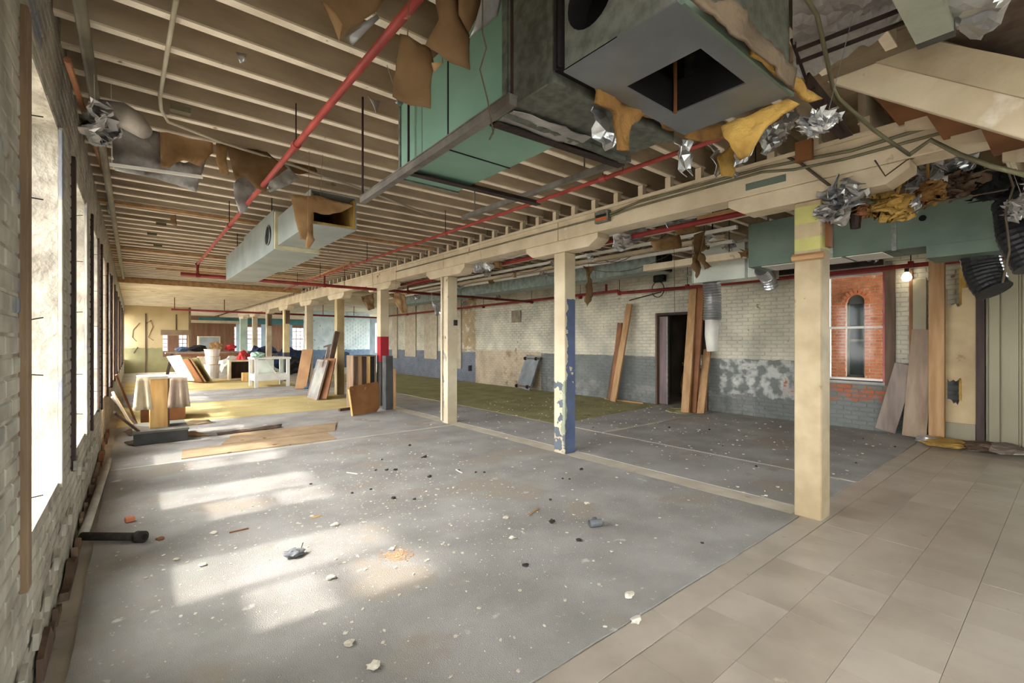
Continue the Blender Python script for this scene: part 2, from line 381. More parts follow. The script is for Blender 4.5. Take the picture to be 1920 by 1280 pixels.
carpet('carpet', [(5.76, YC-.03), (XR-.12, 1.5), (XR-.12, 4.72), (5.76, 4.76)], m_carpet, 'grey carpet in front of the window in the brick wall')
carpet('carpet', [(5.76, 4.82), (XR-.1, 4.8), (XR-.1, 6.0), (5.76, 5.75)], m_carpet2, 'grey carpet strip before the open doorway')
carpet('carpet', [(5.74, 5.8), (XR-.08, 6.06), (XR-.08, 20.6), (5.74, 20.6)], m_green, 'olive green carpet along the painted brick wall')
carpet('carpet', [(XL+.1, 10.15), (XP-.12, 10.1), (XP-.12, 13.2), (XL+.1, 13.2)], m_yellow, 'mustard yellow carpet just beyond the plinth')
carpet('carpet', [(XL+.1, 13.25), (XP-.12, 13.25), (XP-.12, 16.3), (XL+.1, 16.3)], m_carpet2, 'pale grey carpet band under the white display cabinet')
carpet('carpet', [(XL+.1, 16.36), (XP-.12, 16.36), (XP-.12, 21), (XL+.1, 21)], m_yellow, 'far mustard carpet before the tan partition')
o = carpet('carpet_piece', [(.45, 6.93), (2.32, 6.93), (2.36, 7.5), (.5, 7.5)], m_jute, 'brown jute-backed carpet piece, the nearer of two'); o.location.z += .0115
o = carpet('carpet_piece', [(.95, 7.56), (2.5, 7.56), (2.78, 8.3), (1.2, 8.3)], m_jute, 'brown jute-backed carpet piece, the farther of two'); o.location.z += .0115
# ================================================================ walls and bricks
def brick_mesh(L, Hh, T, mat, name='brick'):
    b = .006; mb = MB()
    x = T; l = L/2; h = Hh/2
    mb.add([(0,-l,-h),(0,l,-h),(0,l,h),(0,-l,h),(x,-l+b,-h+b),(x,l-b,-h+b),(x,l-b,h-b),(x,-l+b,h-b)],
           [(4,5,6,7),(0,1,5,4),(1,2,6,5),(2,3,7,6),(3,0,4,7),(0,3,2,1)]); return mb
def brick_wall(parent, X, sgn, y0, y1, z0, z1, holes, mat, key, nparts=290, L=.2, Hh=.062, J=.012, T=.014):
    """running-bond facing on the plane x = X, proud along sgn; nearest bricks single, the rest joined"""
    bricks = []; row = 0; z = z0+Hh/2
    while z+Hh/2 < z1:
        y = y0+(L/2 if row % 2 else 0)+L/2-L/2
        while y-L/2 < y1:
            a, b = max(y-L/2, y0), min(y+L/2, y1)
            for (h0, h1, hz0, hz1) in holes:
                if hz0-Hh/2 < z < hz1+Hh/2:
                    if a >= h0 and b <= h1: a = b
                    elif a < h0 < b: b = h0
                    elif a < h1 < b: a = h1
            if b-a > .03: bricks.append(((a+b)/2, z, b-a))
            y += L+J
        z += Hh+J; row += 1
    bricks.sort(key=key)
    protos = {}; rest = MB()
    for k, (y, z, l) in enumerate(bricks):
        t = T*random.uniform(.6, 1.25)
        if k < nparts:
            q = (round(l/L*5), random.randrange(3))
            if q not in protos:
                o = obj('brick', brick_mesh(max(q[0],1)*L/5, Hh, T*(.7+.25*q[1]), mat), mat, None, origin=False); protos[q] = o.data
            else: o = bpy.data.objects.new('brick', protos[q]); col.objects.link(o)
            o.location = (X, y, z); o.scale = (sgn, 1, 1)
            adopt(o, parent)
        else:
            b = .006; x1 = X+sgn*t; h = Hh/2; ll = l/2
            rest.add([(X,y-ll,z-h),(X,y+ll,z-h),(X,y+ll,z+h),(X,y-ll,z+h),(x1,y-ll+b,z-h+b),(x1,y+ll-b,z-h+b),(x1,y+ll-b,z+h-b),(x1,y-ll+b,z+h-b)],
                     [(4,5,6,7),(0,1,5,4),(1,2,6,5),(2,3,7,6),(3,0,4,7)])
    if rest.v: o = obj('bricks_beyond', rest, mat, parent, origin=False); o['kind'] = 'stuff'
def wall_with_holes(name, axis, lo, hi, holes, mat):
    """solid wall; axis 'y' = runs along y; holes (a0, a1, z0, z1) along the run"""
    (x0, y0, z0), (x1, y1, z1) = lo, hi; mb = MB()
    r0, r1 = (y0, y1) if axis == 'y' else (x0, x1)
    def seg(a, b, c, d):
        if b-a < 1e-4 or d-c < 1e-4: return
        mb.box((x0, a, c), (x1, b, d)) if axis == 'y' else mb.box((a, y0, c), (b, y1, d))
    p = r0
    for (a, b, c, d) in sorted(holes):
        seg(p, a, z0, z1); seg(a, b, z0, c); seg(a, b, d, z1); p = b
    seg(p, r1, z0, z1)
    return struct(obj(name, mb, mat, origin=False))
WY = [3.15+1.85*k for k in range(-3, 18) if k != -1]; WW = .55
WZ0, WZ1 = .64, 2.66
lh = [(y-WW, y+WW, WZ0, WZ1) for y in WY]
wl = wall_with_holes('wall_left', 'y', (XL-.42, YN-.4, 0), (XL-.014, YF+.4, 3.46), lh, m_mortL)
brick_wall(wl, XL-.014, 1, 1.0, 27.4, .0, 3.42, lh, m_lime, lambda b: (b[0]-1.9)**2 if b[0] > 1.5 else 1e3, T=.0045)
WINADD = [(-1.9, -.7, .8, 2.66), (-3.8, -2.6, .8, 2.66)]; WINR = (1.98, 2.87, .79, 2.62); DOORR = (4.95, 6.2, 0, 2.1)  # first pair: windows out of view, added to light the tile floor
wr = wall_with_holes('wall_right', 'y', (XR+.012, YN-.4, 0), (XR+.4, 21.2, 3.46), [WINR, DOORR]+WINADD, m_mortR)
brick_wall(wr, XR+.012, -1, .95, 21.2, 0, 3.42, [WINR, DOORR], m_brickR, lambda b: (b[0]-2.5)**2+(max(b[1]-.6, 0)*1.0)**2, 298, T=.009)
# plaster strips on the far stretch of the right wall
for (x0, x1, zb) in ((797, 821, .75), (761, 781, .8), (737, 746, .7), (852, 866, .45)):
    a = QX(x1, 640, XR).y; b = QX(x0, 640, XR).y
    obj('plaster_strip', MB().box((XR-.045, a, zb), (XR-.006, b, 3.0)), M('plaster strip', (176,164,142), (160,148,128), 6, .95, bump=.8, bs=40), wr)
obj('plaster_patch', MB().box((XR-.03, 11.0, 2.05), (XR-.004, 11.45, 2.42)), M('grey cement patch', (142,132,112), (120,110,94), 6, .95, bump=.6), wr)
# wall behind the viewer with windows, far wall, returns
bh = [(x, x+1.0, .7, 2.66) for x in (.4, 2.4)]
wb = wall_with_holes('wall_back', 'x', (XL-.4, YN-.4, 0), (XR+.4, YN, 3.46), bh, m_mortL)
FW = [(4.75, 5.65, .75, 2.5), (6.15, 7.2, .75, 2.5), (9.1, 10.05, .75, 2.5), (.8, 1.75, .8, 2.4), (2.25, 2.75, .8, 2.4)]
wf = wall_with_holes('wall_far', 'x', (XL-.4, YF, 0), (13, YF+.4, 3.7), FW, m_brownpanel)
SWADD = [(21.7, 23.2, .7, 2.7), (23.9, 25.4, .7, 2.7), (28, 30, .7, 2.7), (32, 34, .7, 2.7)]  # side windows added to bring daylight to the white cross wall
ws = wall_with_holes('wall_side', 'y', (12.6, 21.2, 0), (13, YF+.4, 3.7), SWADD, m_bluewall)
struct(obj('wall_return', MB().box((XR+.4, 21.0, 0), (13, 21.2, 3.7)), m_bluewall))
# white brick cross wall beyond the carpets
wc = struct(obj('wall_cross', MB().box((7.05, 26.0, 0), (10.6, 26.25, 3.3)), m_whitebrick))
mb = MB(); z = .05; row = 0
while z < 3.2:
    x = 7.06+(.15 if row % 2 else 0)
    while x < 10.5: mb.box((x, 25.985, z), (min(x+.28, 10.58), 26.0, z+.09)); x += .3
    z += .105; row += 1
o = obj('bricks', mb, m_whitebrick, wc, origin=False); o['kind'] = 'stuff'
# tan partition with a pass-through
wt = wall_with_holes('wall_partition', 'x', (XL, 27.4, 0), (2.15, 27.5, 3.2), [(1.08, 2.05, .72, 1.75)], m_tan)
for x in (.45, 1.6): obj('seam_strip', MB().box((x-.03, 27.38, 0 if x < 1 else 1.8), (x+.03, 27.4, 2.75)), m_woodd, wt)
obj('header_board', MB().box((1.0, 27.36, 1.76), (2.12, 27.4, 2.0)), M('taupe board', (150,128,104), None, 3), wt)
obj('end_post', MB().box((2.08, 27.36, 0), (2.17, 27.52, 3.2)), m_casing, wt)
for pts in ([(262,605),(250,618),(248,632),(256,640)], [(273,607),(283,600),(287,612),(278,632),(288,638)], [(258,650),(250,662)]):
    obj('glue_mark', MB().tube([QY(x, y, 27.385) for x, y in pts], .012, 5), m_woodd, wt)
# ================================================================ ceiling
ce = struct(obj('ceiling', MB().box((XL-.4, YN-.4, 3.435), (13, YF+.4, 3.56)), m_deck, origin=False))
jm = {}
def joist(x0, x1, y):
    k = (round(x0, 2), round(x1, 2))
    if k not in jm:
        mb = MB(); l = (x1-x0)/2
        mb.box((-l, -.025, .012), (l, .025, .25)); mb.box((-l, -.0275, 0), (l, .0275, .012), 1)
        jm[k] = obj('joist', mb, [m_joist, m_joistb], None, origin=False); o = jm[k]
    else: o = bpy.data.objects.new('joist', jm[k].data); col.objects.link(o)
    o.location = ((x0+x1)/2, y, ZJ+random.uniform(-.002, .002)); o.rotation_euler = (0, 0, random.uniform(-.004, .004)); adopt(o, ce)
blk = obj('block', MB().box((-.03, -.03, 0), (.03, .03, .12)), m_cream, None, origin=False); bfirst = True
for y in JY:
    if y < YPL-.1:
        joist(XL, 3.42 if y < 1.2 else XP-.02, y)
        if y > .4:
            o = blk if bfirst else bpy.data.objects.new('block', blk.data)
            if not bfirst: col.objects.link(o)
            bfirst = False; o.location = (XP-.08, y, 3.022); adopt(o, ce)
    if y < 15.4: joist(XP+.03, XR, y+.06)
x = XL+.01; k = 0
while x < XR-.2:
    wd = random.uniform(.15, .19); obj('board', MB().box((x, YN, 3.405), (x+wd-.006, YPL, 3.433)), m_deck, ce); x += wd
# wooden furring strips crossing under the joists
for (y, x0, x1) in ((7.35, XL, XP-.2), (10.9, XL, 3.9), (12.6, XL, 3.4), (13.4, .4, XP-.3)):
    obj('furring_strip', MB().box((x0, y-.025, ZJ-.045), (x1, y+.025, ZJ-.011)), m_woodh, ce)
# plaster ceilings beyond
obj('plaster_panel', MB().box((XL, YPL, 3.1), (XP-.14, 27.4, 3.2)), m_plaster, ce)
obj('plaster_panel', MB().box((XL, 27.5, 3.15), (XP-.14, YF, 3.25)), m_plaster, ce)
obj('plaster_panel', MB().box((XP+.14, 15.6, 3.1), (12.6, YF, 3.2)), m_plaster, ce)
obj('edge_board', MB().box((XL, YPL-.03, 3.0), (XP-.2, YPL, 3.14)), m_woodh, ce)
tag(obj('steel_beam', MB().box((3.0, 33.0, 2.55), (12.5, 33.25, 2.9)), m_teal), 'teal painted beam across the far end before the windows', 'beam')
# ================================================================ windows
def sash_window(root, P, U, N, wd, z0, z1, cols, rows, fmat, ft=.05, mt=.018):
    """two-sash window in the plane through P; U along the width, N through the wall; frame, muntins and single panes"""
    U = Vector(U); N = Vector(N); P = Vector(P); Z = Vector((0,0,1)); mid = (z0+z1)/2
    def bx(a0, a1, c0, c1, d0, d1, name, mat, par):
        vs = [P+U*a+N*d+Z*c for d in (d0, d1) for (a, c) in ((a0,c0),(a1,c0),(a1,c1),(a0,c1))]
        mb = MB().add(vs, [(0,1,2,3),(7,6,5,4),(0,4,5,1),(1,5,6,2),(2,6,7,3),(3,7,4,0)]); return obj(name, mb, mat, par)
    h = wd/2
    for s, (a, b) in enumerate(((z0, mid+.02), (mid-.02, z1))):
        d = 0 if s == 0 else .045
        mb = MB()
        def fb(a0, a1, c0, c1):
            vs = [P+U*q+N*e+Z*c for e in (d, d+.04) for (q, c) in ((a0,c0),(a1,c0),(a1,c1),(a0,c1))]
            mb.add(vs, [(0,1,2,3),(7,6,5,4),(0,4,5,1),(1,5,6,2),(2,6,7,3),(3,7,4,0)])
        fb(-h, -h+ft, a, b); fb(h-ft, h, a, b); fb(-h+ft, h-ft, a, a+ft); fb(-h+ft, h-ft, b-ft, b)
        sa = obj('sash', mb, fmat, root)
        iw = (2*h-2*ft)/cols; ih = (b-a-2*ft)/rows
        for i in range(1, cols): bx(-h+ft+iw*i-mt/2, -h+ft+iw*i+mt/2, a+ft, b-ft, d+.005, d+.035, 'muntin', fmat, sa)
        for j in range(1, rows): bx(-h+ft, h-ft, a+ft+ih*j-mt/2, a+ft+ih*j+mt/2, d+.006, d+.034, 'muntin', fmat, sa)
        for i in range(cols):
            for j in range(rows):
                bx(-h+ft+iw*i+mt/2, -h+ft+iw*(i+1)-mt/2, a+ft+ih*j+mt/2, a+ft+ih*(j+1)-mt/2, d+.018, d+.022, 'pane', GLASS, sa)
def left_window(yc):
    r = setting('window_1', (XL, yc, WZ0)); X0 = XL-.42
    obj('sill', MB().box((X0-.03, yc-WW, WZ0-.0), (XL+.055, yc+WW, WZ0+.03)), m_sill, r, bevel=.004)
    for s in (-1, 1): obj('jamb_lining', MB().box((X0, yc+s*WW-(.02 if s > 0 else 0), WZ0+.03), (XL-.01, yc+s*WW+(0 if s > 0 else .02), WZ1)), m_reveal, r)
    obj('head_lining', MB().box((X0, yc-WW+.02, WZ1-.02), (XL-.01, yc+WW-.02, WZ1)), M('pale green head', (128,150,138), (112,134,122), 3, .6), r)
    sash_window(r, (XL-.34, yc, 0), (0,1,0), (1,0,0), 2*WW-.04, WZ0+.03, WZ1-.02, 2, 2, m_white)
    return r
w0 = left_window(WY[0])
wins = [w0]
for y in WY[1:]:
    c = copy_tree(w0); c.location.y = y; wins.append(c)
for i, c in enumerate(wins): c.name = 'window_%d' % (i+1)
# wooden casings on the room side, one set for each window in view
for k, (c, y) in enumerate(zip(wins, WY)):
    if y < 2 or y > 27: continue
    ma = m_casing if k % 2 == 1 else m_casingd
    z0 = .50 if k == 2 else .56
    obj('casing', MB().box((XL-.016, y-WW-.085, z0), (XL+.012, y-WW+.0, WZ1+.06)), m_casing if k == 2 else m_casingd, c, bevel=.004)
    obj('casing', MB().box((XL-.016, y+WW, WZ0-.03), (XL+.006, y+WW+.04, WZ1+.02)), m_lime if k in (2, 3) else ma, c, bevel=.004)
    # nails left in the casing edge
    if k < 7:
        for j in range(5):
            z = .9+j*.36+random.uniform(-.1, .1); obj('nail', MB().tube([(XL+.008, y-WW-.01, z), (XL+.045, y-WW-.015, z+random.uniform(-.01,.01))], .0025, 5), m_iron, c)
# right wall window
r = setting('window_40', (XR, 2.42, .79))
yc = (WINR[0]+WINR[1])/2; hw = (WINR[1]-WINR[0])/2
obj('sill', MB().box((XR-.03, WINR[0]-.05, .75), (XR+.42, WINR[1]+.05, .79)), m_sill, r)
obj('jamb_lining', MB().box((XR-.015, WINR[1]-.03, .79), (XR+.4, WINR[1]-.001, 2.62)), m_reveal, r)
obj('jamb_lining', MB().box((XR-.015, WINR[0]+.001, .79), (XR+.4, WINR[0]+.03, 2.62)), M('faded red jamb', (190,112,112), (160,84,88), 3, .6), r)
obj('head_lining', MB().box((XR-.015, WINR[0]+.03, 2.59), (XR+.4, WINR[1]-.03, 2.62)), m_redd, r)
obj('casing', MB().box((XR-.04, WINR[0]-.13, .75), (XR-.003, WINR[0]-.0, 2.66)), m_woodd, r)
sash_window(r, (XR+.26, yc, 0), (0,-1,0), (-1,0,0), 2*hw-.06, .79, 2.59, 1, 1, m_white, ft=.035)
for i, (a, b, c, d) in enumerate(WINADD):  # added right wall windows, unseen, daylight for the tiles
    r = setting('window_%d' % (41+i), (XR, (a+b)/2, c)); sash_window(r, (XR+.26, (a+b)/2, 0), (0,-1,0), (-1,0,0), b-a, c, d, 2, 2, m_white)
# windows behind the viewer and in the far wall
for i, (a, b, c, d) in enumerate(bh):
    r = setting('window_%d' % (50+i), ((a+b)/2, YN, c)); sash_window(r, ((a+b)/2, YN-.2, 0), (1,0,0), (0,1,0), b-a, c, d, 2, 2, m_white)
m_fw = M('far sash paint', (190,150,146), (160,120,118), 3, .6)
for i, (a, b, c, d) in enumerate(FW):
    r = setting('window_%d' % (60+i), ((a+b)/2, YF, c)); sash_window(r, ((a+b)/2, YF+.1, 0), (-1,0,0), (0,-1,0), b-a, c, d, 3 if b-a > .8 else 2, 3, m_fw, ft=.06, mt=.045)
    if i < 3:
        for x in (a, b): obj('casing', MB().box((x-.14, YF-.05, 0), (x+.02 if x == a else x+.14, YF, 2.75)), m_bluewall, r)
for i, (a, b, c, d) in enumerate(SWADD):  # windows added for daylight at the far end
    r = setting('window_%d' % (70+i), (12.6, (a+b)/2, c)); sash_window(r, (12.9, (a+b)/2, 0), (0,1,0), (-1,0,0), b-a, c, d, 2, 2, m_white)
# ================================================================ outside, beyond the right window
XB = 13.0
bl = thing('brick_building', 'sunlit red brick building seen through the right window', 'building', (XB, 4, -1))
aw = (3.14, 3.50, .62, 2.38)
mb = MB()
for (a, b, c, d) in ((.5, aw[0], -1, 3.6), (aw[1], 12, -1, 3.6), (aw[0], aw[1], -1, aw[2]), (aw[0], aw[1], aw[3]+.16, 3.6)): mb.box((XB+.012, a, c), (XB+.5, b, d))
wall_b = obj('wall', mb, m_mort, bl)
def kb(b): return (b[0]-3.5)**2+(b[1]-1.7)**2
brick_wall(wall_b, XB+.012, -1, .5, 8, -.5, 3.6, [(aw[0], aw[1], aw[2], aw[3]+.16)], m_brick, kb, 280)
wn_ = obj('window', MB().box((XB+.12, aw[0], aw[2]), (XB+.16, aw[0]+.05, aw[3])).box((XB+.12, aw[1]-.05, aw[2]), (XB+.16, aw[1], aw[3])).box((XB+.12, aw[0], aw[2]), (XB+.16, aw[1], aw[2]+.05))
   .box((XB+.16, aw[0]+.001, aw[3]-.01), (XB+.2, aw[1]-.001, aw[3]+.159)).box((XB+.12, aw[0], 1.45), (XB+.16, aw[1], 1.5)).box((XB+.12, aw[0], aw[3]-.05), (XB+.16, aw[1], aw[3])), M('grey window paint', (120,124,126), (100,104,106), 3), bl)
obj('pane', MB().box((XB+.135, aw[0]+.05, aw[2]), (XB+.14, aw[1]-.05, aw[3])), M('dark pane', (70,84,96), (50,62,72), 2, .1), wn_)
obj('sill', MB().box((XB-.06, aw[0]-.05, aw[2]-.06), (XB+.15, aw[1]+.05, aw[2])), m_mort, bl)
for k in range(9):                        # arch of headers over the window
    a = math.pi*(k+.5)/9; c_ = V(XB-.02, 3.29, aw[3]-.02); ux = V(0, math.cos(a), math.sin(a))
    obj('arch_brick', MB().bar(c_+ux*.17, c_+ux*.27, .065, .1, side=(0, -math.sin(a), math.cos(a))), m_brick2, bl)
struct(obj('ground', MB().box((-60, -60, -1.2), (80, 100, -1.0)), M('yard ground', (132,128,120), (112,108,100), .8, .95), origin=False))
# pale house seen through the far windows
fb = thing('far_building', 'pale building seen through the far windows', 'building', (6, 52, 0))
obj('wall', MB().box((-6, 52, -1), (20, 53, 5.5)), M('pale brick', (132,116,116), (112,100,102), 1.2, .9), fb)
for x in (2.5, 5, 8, 11): obj('window', MB().box((x, 51.97, .3), (x+1, 52.0, 1.8)), M('blue grey shade', (104,116,130), None, 2), fb)
# ================================================================ posts, beam
pm = [m_creamp]*10
bands2 = M('post cream with blue and green', (206,192,164), (186,170,142), 2.6, .7, bump=.25, bands=[({'z':(-1,.95),'x':(XP-.095,9)}, (96,104,112), .3, .8), ({'z':(-1,2.0),'x':(XP-.06,9),'y':(-9,4.2)}, (92,104,136), .2, .92), ({'z':(.0,.9),'x':(0,XP-.08),'y':(0,4.22)}, (150,156,132), .3, .6)])
bands4 = M('post with red band', (206,192,164), (186,170,142), 2.6, .7, bump=.2, bands=[({'z':(-1,1.0)}, (74,70,66), .03, 1), ({'z':(1.0,1.56)}, (166,42,50), .01, 1)])
bands6 = M('post with grey foot', (222,204,160), (202,182,138), 2.6, .7, bump=.2, bands=[({'z':(-1,1.05)}, (92,94,94), .02, 1)])
bands1 = M('near post', (190,172,140), (162,143,112), 3.4, .65, bump=.2, bs=24, bands=[({'z':(2.42,2.56)}, (196,192,118), .02, .9), ({'z':(2.2,2.3)}, (196,192,118), .02, .8)], spots=[((124,98,70), 9, .69)])
bands3 = M('split post', (208,195,168), (186,172,146), 3.2, .75, bump=.5, bs=30, bands=[({'z':(-1,1.7),'y':(7.14,9)}, (150,144,132), .6, .5)], spots=[((130,106,80), 7, .67)])
tanp = M('yellowed post', (188,168,126), (164,142,102), 2.2, .65, bump=.2)
for k, m in ((0, bands1), (1, bands2), (2, bands3), (3, bands4), (4, tanp), (6, bands6), (9, M('pale green post', (190,206,190), None, 2))): pm[k] = m
plabel = ['nearest square timber post, cream, with an orange board patch at its top', 'cream timber post smeared blue and grey low on one side',
  'cracked cream timber post with a conduit down its left edge', 'timber post with a red band and dark foot behind the brown panel',
  'yellowed timber post behind the leaning framed picture', 'cream timber post beside the leaning brown board', 'cream timber post with a dark grey foot behind the white cabinet',
  'far cream post, third from the end of the row', 'far cream post, second from the end of the row', 'pale green post at the far end of the row']
for k, y in enumerate(POSTY):
    t = thing('timber_post', plabel[k], 'post', (XP, y, 0), 'row of timber posts')
    hw = .1 if k < 9 else .16
    obj('shaft', MB().box((XP-hw, y-hw, .0), (XP+hw, y+hw, 2.60)), pm[k], t, bevel=.008)
    L = .65; z0, z1 = 2.602, 2.748
    obj('bolster', MB().prism([V(XP-.11, y-L, z1), V(XP-.11, y-L, z1-.06), V(XP-.11, y-L+.14, z0), V(XP-.11, y+L-.14, z0), V(XP-.11, y+L, z1-.06), V(XP-.11, y+L, z1)], (.22, 0, 0)), m_cream, t, bevel=.004)
    if k == 0:
        obj('patch_board', MB().box((XP-.02, y-.128, 2.22), (XP+.08, y-.102, 2.58)), m_woodr, t)
        obj('cleat', MB().tube([(XP-.135, y-.13, 2.14), (XP-.135, y+.1, 2.14)], .03, 6), m_woodh, t)
    if k == 2:
        obj('conduit', MB().tube([(XP-.125, y+.06, .05), (XP-.125, y+.06, 2.6)], .018, 6), m_cream, t)
        for (x, z) in ((853, 605), (880, 690)): p = QY(x, z, y-.1); obj('switch_box', MB().box((p.x-.03, y-.14, p.z-.05), (p.x+.03, y-.101, p.z+.05)), m_black, t)
    if k in (6, 7): obj('bracket', MB().box((XP-.05, y-.15, 2.1), (XP+.09, y-.102, 2.58)), m_woodd, t)
bt = thing('main_beam', 'long cream painted timber beam carried by the row of posts', 'beam', (XP, .32, 2.75))
ys = [.32]+[y+1.43 for y in POSTY[:-1]]+[28.2]
for a, b in zip(POSTY[:-1], POSTY[1:]): pass
cuts = [.32]+POSTY[1:-1]+[28.0]
for a, b in zip(cuts[:-1], cuts[1:]): obj('timber', MB().box((XP-.125, a+.004, 2.75), (XP+.125, b-.004, 3.02)), m_cream, bt, bevel=.006)
obj('edge_strip', MB().box((XP-.15, .6, 2.985), (XP-.126, 15.5, 3.02)), m_cream, bt)
obj('paint_patch', MB().box((XP-.129, QX(1410,345,XP).y-.33, 2.80), (XP-.1255, QX(1410,345,XP).y, 2.86)), M('grey green patch', (110,124,112), None, 4), bt)
# conduit and breaker box on the beam
xb = XP-.15
c1 = thing('beam_conduit', 'olive conduit line clipped along the face of the main beam', 'conduit', (xb, 4, 2.9))
yb = QX(1133, 408, XP-.13).y
obj('run', MB().tube([(xb, yb+.1, 2.9), (xb, 9.0, 2.9)], .011, 6), m_condg, c1)
obj('run', MB().tube([(xb, yb-.1, 2.91), (xb, yb-.5, 2.96), (xb, 1.75, 2.955), (xb, 1.45, 2.93), (xb, 1.1, 2.9), (xb, .5, 2.93)], .013, 6), m_condg, c1)
obj('run', MB().tube([(xb, yb-.1, 2.885), (xb, yb-.4, 2.91), (xb, 1.75, 2.92), (xb, 1.5, 2.87), (xb, 1.15, 2.85), (xb, .5, 2.86)], .011, 6), m_condg, c1)
t = thing('junction_box', 'small steel box with an orange and black label on the main beam', 'electrical box', (XP-.16, yb, 2.84))
obj('box', MB().box((XP-.19, yb-.1, 2.83), (XP-.127, yb+.1, 2.96)), m_galv, t, bevel=.004)
obj('label', MB().box((XP-.192, yb-.08, 2.85), (XP-.1902, yb+.08, 2.885)), M('orange label', (214,110,60), None, 5), t)
obj('label', MB().box((XP-.192, yb-.08, 2.888), (XP-.1902, yb+.08, 2.92)), m_black, t)
# ================================================================ stairs at the right
st = thing('staircase', 'cream stair stringer with brown treads rising into the ceiling at upper right', 'staircase', (3.9, -.8, 0))
X0 = 3.48; A = QX(1520, 145, X0); B = QX(1920, 262, X0); sl = (A.z-B.z)/(A.y-B.y)
def zl(y): return A.z+(y-A.y)*sl
yt = A.y+(3.13-A.z)/sl; y0 = A.y-(A.z)/sl
obj('stringer', MB().prism([V(X0, y0, 0), V(X0, y0-.52, 0), V(X0, yt-.52, 3.135), V(X0, yt, 3.135)], (.05, 0, 0)), m_cream, st, bevel=.004)
obj('trim_board', MB().prism([V(X0-.02, y0-.3, 0), V(X0-.02, y0-.52, 0), V(X0-.02, yt-.52, 3.13), V(X0-.02, yt-.26, 3.13)], (.018, 0, 0)), m_creamp, st)
run = .235; rise = run*sl; y = A.y-.1
while zl(y) > .1:
    z = zl(y)+.04
    if z < 3.1:
        obj('tread', MB().box((X0+.052, y-run, z-.0), (4.22, y+.02, z+.035)), m_woodr, st)
        obj('riser', MB().box((X0+.052, y-.02, z+.037), (4.22, y, z+rise-.002)), m_woodr, st)
        obj('bracket', MB().prism([V(4.17, y-.02, z-.001), V(4.17, y-run+.02, z-.001), V(4.17, y-run+.02, z-rise*.55), V(4.17, y-.02, z-rise*.3)], (.045, 0, 0)), m_cream, st)
    y -= run
# ================================================================ air handling unit and ducts
def rods(par, pts, z0=None):
    for (x, y, z) in pts: obj('hanger_rod', MB().tube([(x, y, z), (x, y, 3.404)], .006, 5), m_iron, par)
t = thing('green_duct', 'mint green sheet metal duct hung below the joists', 'duct', (1.47, 2.1, 2.45))
ZB = 2.45
for (a, b) in ((1.6, 2.08), (2.085, 2.63)): obj('section', MB().box((1.27, a, ZB), (1.68, b, 3.0)), m_dgreen, t, bevel=.004)
obj('seam', MB().box((1.266, 2.08, ZB-.004), (1.684, 2.085, 3.0)), m_black, t)
obj('seam', MB().box((1.268, 2.36, ZB), (1.27, 2.366, 3.0)), m_dgreen2, t)
obj('end_flange', MB().box((1.262, 2.63, ZB-.008), (1.688, 2.65, 3.0)), m_galv, t)
t = thing('plenum', 'galvanised air handler box with a round hole and a square opening below', 'air handler', (1.6, 1.1, 2.45))
obj('collar', MB().box((1.245, 1.56, ZB-.02), (2.07, 1.595, 3.1)), m_galvd, t)
obj('section', MB().box((1.25, 1.30, ZB-.0), (2.06, 1.56, 3.1)), m_galvd, t, bevel=.004)
for z in (.0,): obj('seam', MB().box((1.235, 1.27, ZB-.01), (2.07, 1.30, 3.1)), m_galvd, t)
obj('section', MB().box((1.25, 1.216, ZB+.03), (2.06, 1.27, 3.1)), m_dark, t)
# box with openings: bottom ring, left face with round hole, other faces
x0, x1, y0_, y1_, ox0, ox1, oy0, oy1 = 1.24, 2.07, .75, 1.215, 1.5, 1.84, .82, 1.13
mb = MB()
for (a, b, c, d) in ((x0, x1, y0_, oy0), (x0, x1, oy1, y1_), (x0, ox0, oy0, oy1), (ox1, x1, oy0, oy1)): mb.box((a, c, ZB), (b, d, ZB+.006))
obj('bottom_panel', mb, M('smooth steel sheet', (128,132,136), (108,112,116), 3, .4, metal=.4, bump=.03), t)
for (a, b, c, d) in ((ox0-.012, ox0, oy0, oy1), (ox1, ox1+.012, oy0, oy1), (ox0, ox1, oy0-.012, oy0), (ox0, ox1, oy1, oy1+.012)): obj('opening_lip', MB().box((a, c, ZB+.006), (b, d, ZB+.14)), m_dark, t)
# left face: ring around round hole
cy, cz, rr = 1.09, 2.66, .105; n = 24; vs = []; fs = []
for k in range(n):
    a = 2*math.pi*k/n; u, v_ = math.cos(a), math.sin(a); s = 1/max(abs(u), abs(v_))
    ou = cy+u*s*.2; ov = cz+v_*s*.2
    ou = max(y0_+.0, min(y1_, cy+u*s*10 if abs(u) >= abs(v_) else cy+u*s*.22)); ov = cz+v_*s*.2
    vs += [(x0, cy+u*rr, cz+v_*rr), (x0, min(max(cy+u*s*.12, y0_), y1_), cz+v_*s*.2)]
for k in range(n): i, j = 2*k, 2*((k+1) % n); fs.append((i, j, j+1, i+1))
vs2 = [(a+.004, b, c) for a, b, c in vs]; m0 = MB().add(vs, fs)
m0.box((x0, y0_, ZB+.006), (x0+.004, cy-.12, 3.1)); m0.box((x0, cy-.12, ZB+.4), (x0+.004, y1_, 3.1))
obj('side_panel', m0, m_galv, t)
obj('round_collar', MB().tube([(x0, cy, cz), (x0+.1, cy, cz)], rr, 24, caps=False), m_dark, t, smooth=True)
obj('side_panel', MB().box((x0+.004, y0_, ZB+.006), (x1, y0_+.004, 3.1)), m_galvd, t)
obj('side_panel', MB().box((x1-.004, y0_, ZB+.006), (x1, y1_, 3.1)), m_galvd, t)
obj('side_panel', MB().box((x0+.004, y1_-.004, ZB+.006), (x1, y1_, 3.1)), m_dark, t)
obj('inner_lining', MB().box((x0+.15, y0_+.06, 2.85), (x1-.05, y1_-.06, 2.86)), m_dark, t)
